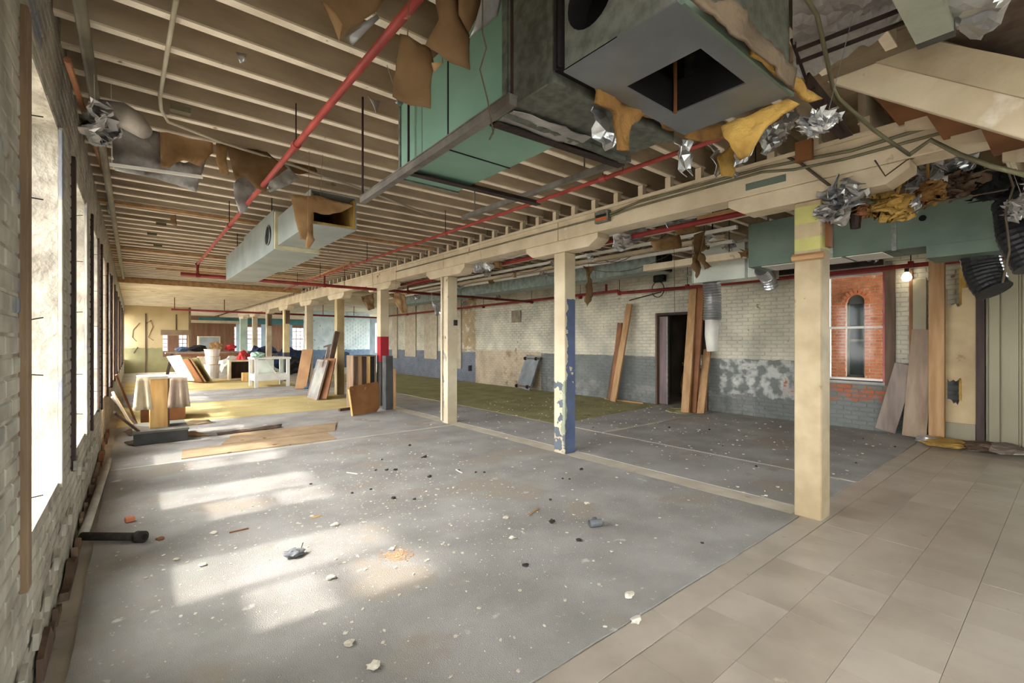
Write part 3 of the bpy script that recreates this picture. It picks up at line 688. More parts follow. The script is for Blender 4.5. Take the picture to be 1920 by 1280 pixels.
obj('edge_flange', MB().box((x0+.02, y0_-.012, ZB-.002), (x1+.012, y0_, ZB+.02)), m_dgreen2, t)
for x, y_ in ((1.28, 1.225), (1.285, 1.25)): obj('corner_strip', MB().box((x-.05, y_, ZB+.03), (x-.038, y_+.012, 3.1)), m_black, t)
tag(obj('threaded_rod', MB().tube([QZ(1266, 212, ZB-.01), QZ(1266, 212, ZB-.01)+V(0,0,.42)], .008, 6), m_woodr), 'rusty rod hanging in the square duct opening', 'rod')
# struts
st1 = thing('strut_rail', 'long steel strut rail under the left edge of the green duct', 'rail', (1.2, 2.6, 2.43))
pa, pb = QZ(680, 376, 2.425), QZ(962, 188, 2.425)
obj('rail', MB().bar(pa, pb, .04, .04), m_strut, st1); obj('lip', MB().bar(pa+V(0,0,.022), pb+V(0,0,.022), .05, .006), m_strut, st1)
for x, y_ in ((680, 376), (766, 322), (960, 190)): p = QZ(x, y_, 2.43); obj('hanger_rod', MB().tube([p, V(p.x, p.y, ZJ)], .007, 6), m_iron, st1)
for i, (u, v_) in enumerate((((770, 326), (1010, 384)), ((925, 232), (1165, 312)))):
    a = QZ(*u, 2.425); b = QZ(*v_, 2.425)
    tag(obj('angle_iron', MB().bar(a, b, .05, .006).bar(a+V(0,.025,.02), b+V(0,.025,.02), .006, .04), m_iron), ['dark angle iron under the far end of the green duct', 'dark angle iron under the near end of the green duct'][i], 'angle iron')
pa, pb = QZ(868, 408, 2.7), QZ(1180, 297, 2.7)
tag(obj('strut_rail', MB().bar(pa, pb, .04, .04).tube([pa.lerp(pb,.1), pa.lerp(pb,.1)+V(0,0,.7)], .006, 5).tube([pa.lerp(pb,.8), pa.lerp(pb,.8)+V(0,0,.7)], .006, 5), m_strut), 'grey strut rail beside the thin red pipe', 'rail')
# torn insulation at the air handler
def P(pts, Y=None, X=None, Z=None): return [QY(x, y, Y) if Y is not None else QX(x, y, X) if X is not None else QZ(x, y, Z) for x, y in pts]
tag(sheet('insulation_strip', P([(1105,135),(1122,142),(1180,175),(1225,205),(1280,235),(1345,240),(1350,262),(1300,265),(1240,235),(1200,215),(1180,240),(1175,285),(1158,280),(1150,215),(1118,190)], Y=1.23), m_fiberb, .02, .03, 9, 4, hang=2.5), 'brown fibreglass strip hanging along the duct opening', 'insulation')
tag(sheet('insulation_strip', P([(1355,240),(1480,185),(1500,195),(1440,235),(1405,290),(1385,298),(1365,262)], X=2.085), m_fiber, .02, .03, 8, 4), 'yellow fibreglass flap hanging from the duct corner', 'insulation')
tag(sheet('insulation_strip', P([(1408,90),(1425,95),(1500,160),(1530,190),(1515,192),(1410,105)], Y=.73), m_fiber, .02, .015, 8, 3), 'yellow fibreglass edge on the near face of the air handler', 'insulation')
tag(sheet('insulation_strip', P([(1290,0),(1370,0),(1430,60),(1490,130),(1490,165),(1400,80),(1350,40)], Y=.70), M('brown torn facing', (120,104,86), (92,78,64), 4, .9, bump=.6), .01, .03, 8, 4), 'torn brown facing over the near face of the air handler', 'insulation')
FD = ['silver foil strip hanging under the brown insulation', 'bunched silver foil below the yellow insulation flap', 'twisted foil scrap beside the thin red pipe', 'small foil tatter by the main beam', 'foil tuft at the corner of the air handler']
for i, (pts, Y) in enumerate((([(1112,195),(1138,192),(1145,230),(1158,268),(1140,280),(1120,275),(1110,240)], 1.3), ([(1420,245),(1465,225),(1480,180),(1500,200),(1485,240),(1470,265),(1440,290),(1425,270)], 1.35),
      ([(1265,255),(1300,262),(1298,330),(1285,300),(1278,335),(1270,300)], 1.3), ([(1330,270),(1350,280),(1385,330),(1375,335),(1355,320),(1340,335)], 1.7), ([(1390,270),(1420,260),(1405,300),(1380,310)], 1.4))):
    tag(sheet('foil_scrap', P(pts, Y=Y), m_foil, .004, .05, 16, 4, seed=i, smooth=False, hang=3.148), FD[i], 'foil')
tag(sheet('insulation_strip', P([(1345,295),(1368,270),(1380,300),(1372,332),(1350,330)], Y=1.62), m_fiber, .01, .03, 8, 3), 'small yellow fibreglass scrap touching the main beam', 'insulation')
tag(sheet('foil_sheet', [QZ(x, y, 2.436) for x, y in [(935,224),(962,206),(1030,228),(1108,258),(1085,272),(1040,262),(985,240)]], m_foild, .004, .012, 12, 3, smooth=False), 'pale foil lying under the galvanised collar on the near angle iron', 'foil')
t = thing('steel_channel', 'dark brown steel channel beside the right corner of the air handler', 'channel', QD(1550, 200, 2.6))
pa, pb = QD(1512, 150, 2.55), QD(1584, 238, 2.75)
obj('web', MB().bar(pa, pb, .012, .1), m_iron, t); obj('flange', MB().bar(pa+V(.03,0,-.05), pb+V(.03,0,-.05), .07, .01), m_iron, t); obj('hanger', MB().tube([pa, V(pa.x, joist_near(pa.x, pa.y), 3.148)], .008, 6), m_iron, t)
p = QX(1512, 288, XP-.13)
tag(obj('wood_block', MB().box((XP-.20, p.y-.06, p.z-.07), (XP-.152, p.y+.06, p.z+.09)).box((XP-.152, p.y-.03, p.z-.02), (XP-.126, p.y+.03, p.z+.02)), m_woodr), 'orange brown wood block fixed to the main beam above the nearest post', 'wood block')
# ---------------------------------------------------------------- second duct
t = thing('grey_duct', 'long grey sheet metal duct with a torn open end under the joists', 'duct', (1.47, 7, 2.54))
Z2 = 2.54
mb = MB(); a, b, c, d, e, f = 1.27, 1.70, 4.5, 5.75, Z2, 2.86
for lo, hi in (((a,c,e),(b,d,e+.01)), ((a,c,f-.01),(b,d,f)), ((a,c,e+.01),(a+.01,d,f-.01)), ((b-.01,c,e+.01),(b,d,f-.01))): mb.box(lo, hi)
obj('section', mb, m_dblue, t)
mb = MB()
for lo, hi in (((a+.01,c+.01,e+.01),(b-.01,d,e+.03)), ((a+.01,c+.01,e+.03),(a+.03,d,f-.03)), ((b-.03,c+.01,e+.03),(b-.01,d,f-.03)), ((a+.01,d-.02,e+.03),(b-.01,d,f-.03))): mb.box(lo, hi)
obj('lining', mb, m_fiber, t)
obj('flange', MB().box((1.24, 5.75, Z2-.04), (1.73, 5.80, 2.92)), M('taped joint', (190,182,150), None, 4), t)
obj('section', MB().box((1.23, 5.80, Z2-.05), (1.74, 7.6, 2.95)), m_dblue, t, bevel=.005)
obj('section', MB().box((1.25, 7.62, Z2-.03), (1.72, 9.4, 2.93)), m_dblue, t, bevel=.005)
p = QX(503, 441, 1.225); obj('round_hole', MB().tube([(1.224, p.y, p.z), (1.232, p.y, p.z)], .11, 20), m_dark, t); obj('hole_rim', MB().tube([(1.217, p.y+.115*math.cos(q), p.z+.115*math.sin(q)) for q in [2*math.pi*i/20 for i in range(21)]], .008, 5), m_galv, t)
rods(t, [(1.3, 6.2, 2.95), (1.68, 6.2, 2.95), (1.3, 8.6, 2.93), (1.68, 8.6, 2.93)])
# ---------------------------------------------------------------- hanging paper and foil on the left ceiling
SH = [
 ([(300,248),(330,250),(398,262),(400,285),(375,312),(345,300),(330,305),(318,315),(302,314)], 4.1, m_kraft, 'kraft paper flap hanging from the left ceiling next to white foil'),
 ([(208,235),(260,238),(300,245),(302,300),(345,305),(388,295),(368,360),(330,345),(280,333),(215,320)], 4.2, m_foild, 'broad sheet of pale foil facing sagging from the left ceiling'),
 ([(405,268),(428,270),(425,300),(430,328),(415,328),(405,300)], 4.25, m_kraft, 'narrow pale kraft strip beside the brown ceiling flap'),
 ([(425,272),(500,285),(540,315),(505,340),(498,360),(480,352),(460,330),(440,338)], 4.3, m_kraftd, 'brown kraft flap above the grey duct crossing the red pipe'),
 ([(437,345),(455,326),(475,328),(480,348),(470,370),(462,395),(450,400),(440,375)], 4.2, m_foild, 'rounded grey foil flap hanging by the red pipe'),
 ([(500,338),(535,306),(562,335),(535,350),(505,360)], 4.25, m_foild, 'pale foil flap just above the grey duct'),
 ([(545,365),(600,368),(664,385),(640,398),(618,402),(585,398),(588,445),(578,465),(572,450),(562,448),(552,400)], 4.44, m_kraft, 'kraft paper draped over the open end of the grey duct'),
 ([(576,432),(590,450),(580,466),(572,465)], 4.42, m_kraft, 'curled kraft paper tip below the duct end'),
 ([(480,300),(590,310),(595,322),(560,328)], 4.6, m_kraftd, 'thin brown paper strip behind the red pipe'),
 ([(592,0),(738,0),(705,22),(655,55),(640,70),(612,32)], 1.9, m_kraftd, 'dark brown kraft sheet at the top edge left of the red pipe'),
 ([(650,68),(708,25),(712,34),(662,82)], 1.88, m_foild, 'pale foil lip along the brown kraft sheet'),
 ([(600,5),(612,10),(640,50),(635,76),(625,50)], 1.86, m_kraft, 'light curled kraft edge at the top left of the red pipe'),
 ([(748,65),(800,92),(810,125),(805,205),(790,200),(770,195),(736,180),(745,130)], 1.75, m_kraftd, 'brown kraft panel hanging left of the green duct'),
 ([(815,0),(855,5),(862,30),(880,70),(880,132),(850,118),(800,80),(820,40)], 1.6, m_kraftd, 'brown kraft panel hanging over the top of the green duct'),
 ([(850,0),(912,0),(895,30),(880,60),(862,25)], 1.55, m_kraftd, 'dark kraft corner above the green duct'),
 ([(908,0),(942,0),(936,25),(880,72),(888,45)], 1.5, m_foild, 'white foil strip over the green duct corner'),
 ([(808,120),(835,112),(812,138)], 1.62, m_kraft, 'torn orange kraft corner on the green duct'),
 ([(688,182),(700,190),(712,190),(704,213)], 2.6, m_foil, 'tiny foil tatter left of the green duct'),
 ([(745,182),(758,190),(752,200),(740,195)], 2.55, m_foil, 'tiny foil tatter at the corner of the green duct'),
 ([(442,98),(462,102),(462,116),(450,118)], 2.8, m_foil, 'square foil scrap stuck on a joist'),
 ([(318,405),(330,402),(332,425),(322,420)], 6.3, m_kraft, 'small paper scrap hanging from a furring strip'),
]
for i, (pts, Y, m, lb) in enumerate(SH):
    if i in (0, 1, 2, 3, 4, 5, 8, 17, 19, 20): q = min(pts, key=lambda p: p[1]); Y = QZ(q[0], q[1], ZJ-.01).y
    tag(sheet('paper_flap' if m in (m_kraft, m_kraftd) else 'foil_flap', [QY(x, max(y, -30) if y else -30, Y) for x, y in pts], m, .004, .03, 7, 3, seed=i, hang=3.148), lb, 'paper' if m in (m_kraft, m_kraftd) else 'foil')
tag(obj('batten', MB().bar(QY(205,308,4.19), QY(380,332,4.19), .02, .02).tube([QY(210,309,4.19), V(QY(210,309,4.19).x, joist_near(0, QY(210,309,4.19).y), 3.148)], .003, 4), m_white), 'white batten along the edge of the sagging foil', 'batten')
# foil round the left wall top
tag(crumple('foil_bundle', QY(195, 232, 3.75), (.14,.3,.11), m_foild, seed=3, hang=3.148), 'crumpled foil bundle at the top of the left wall', 'foil')
tag(obj('flex_hose', MB().tube([QY(185,205,3.75), QY(228,215,3.75), QY(250,228,3.7), QY(272,248,3.65)], [.06,.075,.07,.045], 12), M('grey hose', (160,150,140), None, 6, .6), smooth=True), 'short grey hose end poking out of the foil bundle', 'hose')
# ================================================================ pipes
def pipe_fit(par, p, ax, r, m, n=10): obj('coupling', MB().tube([Vector(p)-Vector(ax)*.03, Vector(p)+Vector(ax)*.03], r, n), m, par)
t = thing('red_pipe', 'bright red sprinkler pipe running overhead past the grey duct', 'pipe', (.9, 5, 2.85))
xp, zp = .9, 2.85; p1 = QX(780, 0, xp); slope_y = 10.1
obj('pipe', MB().tube([(xp, -3.5, zp), (xp, 10.1, zp)], .021, 12), m_red, t, smooth=True)
for (x, y_) in ((555, 275), (430, 420)): p = QX(x, y_, xp); pipe_fit(t, (xp, p.y, zp), (0,1,0), .03, m_red); obj('hanger', MB().tube([(xp, p.y, zp), (xp, p.y, ZJ)], .005, 5), m_iron, t)
obj('drop', MB().tube([(xp, 10.1, zp), (xp, 10.1, 2.68)], .022, 10), m_redd, t); pipe_fit(t, (xp, 10.1, zp), (0,1,0), .034, m_redd)
t = thing('red_pipe', 'thin red pipe running overhead beside the main beam', 'pipe', (3.13, 6, 2.85))
xp = 3.13
obj('pipe', MB().tube([(xp, 1.3, 2.85), (xp, 13.5, 2.85)], .017, 10), m_red, t, smooth=True)
for y_ in (2.6, 5.2, 7.8, 10.4, 12.2): pipe_fit(t, (xp, y_, 2.85), (0,1,0), .025, m_red); obj('hanger', MB().tube([(xp, y_, 2.85), (xp, y_, ZJ)], .005, 5), m_iron, t)
obj('drop', MB().tube([(xp, 10.1, 2.85), (xp, 10.1, 2.67)], .02, 8), m_redd, t)
t = thing('red_pipe', 'dark red cross pipe spanning the room below the joists', 'pipe', (4.5, 10.1, 2.65))
obj('pipe', MB().tube([(.65, 10.1, 2.65), (8.95, 10.1, 2.6)], .032, 12), m_redd, t, smooth=True)
for x in (.9, 1.75, 3.13, 5.05, 6.3, 7.7): pipe_fit(t, (x, 10.1, 2.65-(x-.65)*.006), (1,0,0), .042, m_redd)
for x in (1.75, 3.55, 6.3, 7.7): obj('hanger', MB().tube([(x, 10.1, 2.67), (x, 10.1, ZJ if x != 3.55 else 3.1)], .006, 5), m_iron, t)
obj('branch', MB().tube([(5.05, 10.1, 2.64), (5.05, 10.1, 2.76), (5.05, 8.3, 2.78)], .022, 8), m_redd, t)
t = thing('red_pipe', 'dark red pipe running along the painted brick wall', 'pipe', (9, 10, 2.6))
obj('pipe', MB().tube([(8.98, .3, 2.58), (8.98, 5.2, 2.58)], .034, 10), m_redd, t, smooth=True)
obj('pipe', MB().tube([(8.98, 5.25, 2.58), (8.98, 6.9, 2.6), (8.98, 7.0, 2.66), (8.98, 21, 2.6)], .034, 10), m_redd, t, smooth=True)
for y_ in (1.6, 3.6, 5.2, 6.95, 8.2, 10.1, 12.5, 15, 18): pipe_fit(t, (8.98, y_, 2.6), (0,1,0), .05, m_redd); obj('hanger', MB().tube([(8.98, y_, 2.62), (8.98, y_, ZJ if y_ < 15.4 else 3.1)], .007, 5), m_iron, t)
obj('riser', MB().tube([(8.98, 7.35, 2.64), (8.98, 7.35, 2.85)], .03, 8), m_redd, t)
t = thing('red_pipe', 'far dark red cross pipe before the tan partition', 'pipe', (5, 21, 2.65))
obj('pipe', MB().tube([(1.1, 21.5, 2.65), (9.2, 21.5, 2.6)], .04, 10), m_redd, t, smooth=True)
for x in (1.2, 2.8, 4.9, 6.6, 8): obj('hanger', MB().tube([(x, 21.5, 2.66), (x, 21.5, 3.1)], .015, 5), m_redd, t)
tag(obj('red_pipe', MB().tube([(XP+.26, .9, 2.71), (XP+.26, 9.6, 2.71)], .028, 10), m_redd, smooth=True), 'dark red pipe just behind and below the main beam', 'pipe')
# conduits on the left ceiling
tag(obj('ceiling_conduit', MB().tube([(-.2, -3, 3.07), (-.2, 15.5, 3.07)], .028, 10), M('grey pipe', (134,126,106), (110,102,86), 4, .55, metal=.3), smooth=True), 'grey pipe running along the top of the left wall', 'pipe')
pa, pb, pc = QX(126, 112, -.24), QX(196, 330, -.24), QX(204, 400, -.24)
t = thing('hanging_rod', 'thin brown and silver rod slanting down the left wall top', 'rod', pa)
obj('shaft', MB().tube([pa, pb], .014, 8), m_woodr, t); obj('tip', MB().tube([pb, pc], .016, 8), m_galv, t)
zc = 3.12
wp = [QZ(330, 0, zc), QZ(300, 180, zc), QZ(302, 205, zc), QZ(315, 228, zc), QZ(420, 268, zc), QZ(520, 300, zc), QZ(700, 362, zc), QZ(810, 405, zc)]
tag(obj('white_conduit', MB().tube(wp, .012, 8), M('pale conduit', (196,188,166), (172,162,140), 4, .5), smooth=True), 'thin pale conduit bending across the left joists', 'conduit')
# small junction boxes on joists
for i, (x, y_) in enumerate(((338, 208), (302, 422), (296, 462), (705, 357), (285, 440))):
    p = QZ(x, y_, 3.11); tag(obj('junction_box', MB().box((p.x-.06, p.y-.03, 3.10), (p.x+.06, p.y+.03, 3.138)).box((p.x-.05, p.y-.034, 3.105), (p.x+.05, p.y-.03, 3.133)), m_condg), 'small flat metal box fixed under the left ceiling joists', 'electrical box', 'boxes under joists')
for o, lb in zip([o for o in col.objects if o.get('group') == 'boxes under joists'], ('flat metal box on the joist beside the pale conduit bend', 'flat metal box on the joists left of the red pipe, nearer of a pair', 'lowest flat metal box on the joists above the left clutter', 'flat metal box on the joist left of the green duct end', 'flat metal box on the joists, middle of the left three')): o['label'] = lb
# slender wood piece and rod by far end of the thin pipe
tag(obj('wood_strip', MB().bar(QZ(540, 540, 3.0), QZ(658, 492, 3.0), .05, .03), m_woodh), 'loose pine strip hanging under the joists beside the thin red pipe', 'wood strip')
# ================================================================ right bay ceiling clutter
def boxduct(name, label, X0, X1, Y0, Y1, Z0, Z1, m, seams=(), cat='duct'):
    t = thing(name, label, cat, ((X0+X1)/2, (Y0+Y1)/2, Z0))
    cuts = [Y0]+[s for s in seams]+[Y1]
    for a, b in zip(cuts[:-1], cuts[1:]): obj('section', MB().box((X0, a, Z0), (X1, b-.004, Z1)), m, t, bevel=.004)
    for s in seams: obj('seam', MB().box((X0-.006, s-.02, Z0-.006), (X0+.0, s+.02, Z1)), m_galv, t)
    for y in (Y0+.2, Y1-.2): obj('hanger_strap', MB().box((X0+.1, y-.012, Z1), (X0+.104, y+.012, ZJ-.002)), m_strut, t)
    return t
t = boxduct('galvanised_duct', 'long blue grey galvanised duct along the right ceiling', 7.0, 7.5, 4.65, 14.8, 2.68, 3.02, M('mottled galvanised duct', (146,158,152), (116,128,124), 9, .5, metal=.35), (6.0, 7.4, 9.0, 10.8, 12.6))
obj('end_cap', MB().box((7.03, 4.62, 2.70), (7.47, 4.65, 3.0)), m_dark, t)
t = boxduct('white_duct', 'white box duct with a silver hose below it near the doorway', 7.3, 7.7, 2.98, 4.15, 2.43, 3.0, M('pale wrapped duct', (216,220,208), (196,202,192), 2, .5, metal=.1), (3.25,))
obj('bright_end', MB().box((7.29, 2.94, 2.42), (7.71, 2.98, 2.8)), m_foil, t)
def flex(name, label, pts, r, m, rib=.12, n=16, step=.02):
    """ribbed flexible duct along a polyline"""
    pts = [Vector(p) for p in pts]; q = []
    for a, b in zip(pts[:-1], pts[1:]):
        k = max(2, int((b-a).length/step)); q += [a.lerp(b, i/k) for i in range(k)]
    q.append(pts[-1])
    for _ in range(6): q = [q[0]]+[(q[i-1]+q[i]*2+q[i+1])/4 for i in range(1, len(q)-1)]+[q[-1]]
    rs = [r*(1+(rib if i % 2 else 0)+.06*noise.noise(p*9)) for i, p in enumerate(q)]
    return tag(obj(name, MB().tube(q, rs, n), m), label, 'hose')
flex('silver_hose', 'silver flexible duct hanging straight down beside the tall boards', [QY(1334, 528, 3.75), QY(1336, 560, 3.75), QY(1335, 600, 3.75)], .125, m_foil)
tag(obj('white_sleeve', MB().tube([QY(1335, 600, 3.75), QY(1334, 628, 3.74), QY(1336, 658, 3.73)], [.105, .1, .085], 14), m_white, smooth=True), 'white fabric sleeve at the lower end of the silver hose', 'sleeve')
flex('silver_hose', 'short bent silver hose end by the near post', [QY(1428, 505, 2.95), QY(1440, 520, 2.95), QY(1445, 540, 2.95)], .1, m_foil)
t = boxduct('green_duct', 'dusty green duct behind the nearest post', 6.0, 6.5, .42, 2.65, 2.38, 2.92, m_dgreen2, (1.2, 1.75))
obj('lower_section', MB().box((5.98, .42, 2.26), (6.45, .95, 2.379)), m_dgreen2, t)
obj('hole', MB().tube([(5.996, .98, 2.66), (6.003, .98, 2.66)], .03, 10), m_dark, t)
for a, b in ((1.3, 1.62), (1.66, 2.1), (2.12, 2.5)): obj('bottom_white_panel', MB().box((6.03, a, 2.372), (6.47, b, 2.379)), m_white, t)  # flat white panels along the duct underside
flex('black_hose', 'fat black flexible duct drooping at the right edge', [QD(1836, 470, 4.5), QD(1840, 500, 4.5), QD(1852, 530, 4.45), QD(1864, 545, 4.4)], .14, M('black plastic sleeve', (44,44,48), (28,28,32), 8, .3, bump=.5), rib=.03)
flex('black_hose', 'black flexible duct leaving the frame at the right edge', [QD(1898, 380, 3.7), QD(1908, 440, 3.6), QD(1940, 500, 3.5)], .12, MC['black plastic sleeve'], rib=.04)
# long boards and light rails under the right joists
for i, (X, y0, y1, z, wd, th, m, lb) in enumerate(((4.95, 2.6, 11, 2.86, .05, .03, m_white, 'slender white light rail nearest the main beam'), (5.25, 2.2, 12, 2.84, .09, .05, m_cream, 'cream timber rail hanging behind the main beam'),
     (5.6, 2.6, 13, 2.80, .05, .04, m_white, 'white light rail over the long grey carpet strip'), (5.95, 2.9, 12.5, 2.78, .1, .05, m_creamp, 'cream batten between the white light rails'), (6.35, 3.0, 14, 2.8, .06, .04, m_white, 'white light rail beside the galvanised duct'),
     (4.74, 1.72, 2.6, 2.74, .12, .05, m_woodh, 'raw pine board under the right joists by the near post'), (6.65, 2.9, 4.6, 2.62, .16, .1, m_cream, 'short cream timber block beside the white duct'))):
    t = thing('ceiling_rail', lb, 'rail', (X, (y0+y1)/2, z))
    obj('rail', MB().box((X-wd/2, y0, z), (X+wd/2, y1, z+th)), m, t)
    for y in (y0+.3, (y0+y1)/2, y1-.3): obj('hanger', MB().tube([(X, y, z+th), (X, y, 3.404)], .005, 5), m_iron, t)
rnd = random.Random(3)
# torn paper and foil pieces in the right bay, outlines by place
SR = [
 ([(1150,440),(1200,425),(1215,432),(1195,455),(1165,472),(1152,462)], 3.4, m_foil, 'wad of foil hanging below the main beam left of the brown flaps'),
 ([(1250,410),(1322,395),(1318,412),(1285,420),(1252,428)], 2.9, m_foil, 'bright foil strip tucked under the main beam'),
 ([(1265,422),(1312,412),(1312,434),(1268,440)], 2.95, m_kraft, 'brown kraft piece under the bright foil strip'),
 ([(1220,452),(1272,440),(1276,465),(1225,470)], 3.2, m_kraft, 'broad brown kraft flap beneath the foil wad'),
 ([(1300,440),(1322,432),(1322,465),(1308,480),(1315,500),(1304,522),(1296,500),(1300,470)], 2.95, m_kraftd, 'long torn brown kraft flap hanging by the white duct'),
 ([(1312,470),(1330,500),(1322,505),(1308,488)], 2.9, m_kraftd, 'small torn kraft tail beside the long flap'),
 ([(1095,498),(1112,500),(1106,520),(1112,555),(1100,575),(1096,545),(1102,520)], 5.4, m_kraftd, 'twisted kraft streamer hanging before the brick wall'),
 ([(740,548),(758,552),(764,585),(752,588),(738,562)], 8.4, m_kraft, 'brown kraft sheet hanging right of the red banded post'),
 ([(1030,490),(1050,482),(1072,478),(1060,492),(1035,500)], 4.5, m_foil, 'foil strip left of the blue smeared post'),
 ([(885,495),(905,490),(928,498),(918,508),(890,512)], 5.9, m_foil, 'foil wad just beyond the cracked post'),
 ([(925,490),(945,492),(940,505),(928,502)], 5.9, m_kraft, 'small kraft scrap beyond the cracked post'),
 ([(1440,300+135),(1470,425),(1480,436),(1445,450)], 2.6, m_kraft, 'kraft scrap left of the nearest post'),
 ([(1375,450),(1418,436),(1422,448),(1380,456)], 3.1, m_foil, 'foil scrap over the dusty green duct end'),
 ([(810,566),(832,570),(828,590),(815,592)], 7.6, m_foil, 'foil ball hanging left of the cracked post'),
 ([(676,556),(700,550),(702,578),(690,582)], 9.6, m_kraftd, 'dark kraft scrap left of the red banded post'),
]
for i, (pts, Y, m, lb) in enumerate(SR):
    pp = m in (m_kraft, m_kraftd)
    tag(sheet('paper_flap' if pp else 'foil_flap', [QY(x, y if y > 0 else -40, Y) for x, y in pts], m, .005, .05, 9, 3, seed=i+40, smooth=pp, hang=3.148), lb, 'paper' if pp else 'foil')
for pts, Z, m, lb in (([(1485,-60),(1640,-60),(1705,20),(1620,85),(1545,125),(1488,150)], 3.11, m_foild, 'wide foil faced insulation sheet under the upper right joists'),
     ([(1760,-50),(1930,-50),(1870,35),(1838,72),(1800,60),(1775,30)], 2.98, m_foil, 'crumpled foil hanging at the upper right corner')):
    tag(sheet('foil_sheet', [QZ(x, y, Z) for x, y in pts], m, .006, .05, 7, 4, seed=8, smooth=False, hang=3.148), lb, 'foil')
tag(sheet('brown_board', [QZ(x, y, 3.125) for x, y in [(1640,-60),(1960,-60),(1960,125),(1790,78),(1720,62)]], m_woodd, .012, .006, 3, 2), 'brown board under the joists above the stair stringer', 'board')
t = thing('grey_timber', 'grey green timber stub with a dark end above the stair stringer', 'timber', QZ(1735, 10, 2.98))
obj('timber', MB().bar(QZ(1705, -60, 3.0), QZ(1752, 48, 3.0), .14, .12), M('grey green paint', (168,172,158), (148,152,138), 3, .7), t); obj('end_cap', MB().bar(QZ(1752, 48, 3.0), QZ(1756, 58, 3.0), .142, .122), m_plinth, t)
obj('hanger', MB().tube([QZ(1730, 0, 3.04), QZ(1730, 0, 3.04)+V(0,0,.1)], .01, 5), m_iron, t)
for i, (x0, y0, x1, y1) in enumerate(((1492, 95, 1690, 18), (1494, 118, 1700, 40))):
    tag(obj('rod', MB().tube([QZ(x0, y0, 3.06), QZ(x1, y1, 3.06)], .012, 6).tube([QZ(x0, y0, 3.06), QZ(x0, y0, 3.06)+V(0,0,.09)], .004, 4), m_iron), ['upper dark rod across the foil sheet at the upper right', 'lower dark rod across the foil sheet at the upper right'][i], 'rod')
# crumpled clumps of insulation and foil between beam and green duct
CL = [(1575,362,3.6,.12,m_foil,'bright crumpled foil just right of the nearest post'), (1560,400,3.7,.09,m_foild,'dull foil clump under the bright one by the nearest post'), (1640,352,3.7,.1,m_fiber,'yellow fibreglass clump over the green duct'),
      (1665,395,3.6,.11,m_fiber,'larger yellow fibreglass clump hanging before the green duct'), (1695,382,3.6,.07,m_foil,'bright foil knot right of the yellow clump'), (1735,368,3.6,.09,m_fiberb,'brown fibreglass clump beside the bright foil knot'),
      (1745,330,3.7,.13,m_foild,'large dull foil heap under the stairs'), (1800,345,3.6,.12,m_woodd,'dark brown debris clump under the stairs'), (1690,335,3.8,.1,m_woodd,'dark debris clump right of the beam end'),
      (1860,345,3.5,.13,m_dark,'black sooty insulation clump at the right edge'), (1790,312,3.7,.1,m_foil,'bright foil clump near the conduit below the stairs'), (1610,398,3.7,.06,m_woodr,'brown paper wad hanging by the green duct'),
      (1903,390,3.3,.08,m_foild,'foil tuft beside the black hose'), (1720,305,3.9,.1,m_dark,'dark rag above the foil heap'), (1535,232,2.4,.07,m_foil,'foil tuft at the right corner of the air handler')]
for i, (x, y, d, s, m, lb) in enumerate(CL):
    tag(crumple('insulation_clump' if m not in (m_foil, m_foild) else 'foil_clump', QD(x, y, d), (s*1.5, s*1.5, s*1.2), m, seed=i+9, hang=3.148, stringy=m in (m_fiber, m_fiberb)), lb, 'insulation' if m not in (m_foil, m_foild) else 'foil')
rq = random.Random(21)
for i in range(34):
    X = rq.choice((5.43, 5.78, 6.15, 6.5, 6.78, 7.9, 8.2, 8.6)); Y = rq.uniform(1.6, 13.5); z = rq.uniform(2.62, 2.95); s = rq.uniform(.06, .12); m = rq.choice((m_foil, m_foild, m_kraft, m_kraftd, m_foil))
    pp = m in (m_kraft, m_kraftd)
    tag(crumple('paper_scrap' if pp else 'foil_scrap', (X, Y, z), (s, s*1.5, s), m, seed=i+500, n=8, layers=2, hang=3.148), 'scrap of torn kraft paper hanging from the right bay joists' if pp else 'scrap of crumpled foil hanging from the right bay joists', 'paper' if pp else 'foil', 'kraft scraps in the right bay' if pp else 'foil scraps in the right bay')
for i in range(9):
    x = rq.uniform(4.8, 8.4); y = rq.uniform(1.7, 6); y2 = y+rq.uniform(1, 3); x2 = x+rq.uniform(-.8, .8)
    tag(obj('ceiling_wire', MB().tube(catenary((x, y, 3.15), (x2, y2, 3.15), rq.uniform(.15, .5)), .006, 5), m_wire), 'loose wire sagging from the right bay joists', 'wire', 'wires in the right bay')
tag(obj('fire_nozzle', MB().tube([QD(1605,378,3.7), QD(1606,392,3.7), QD(1604,402,3.7), QD(1604,428,3.7)], [.02,.02,.045,.035], 10), m_iron), 'dark metal nozzle hanging before the green duct', 'nozzle')
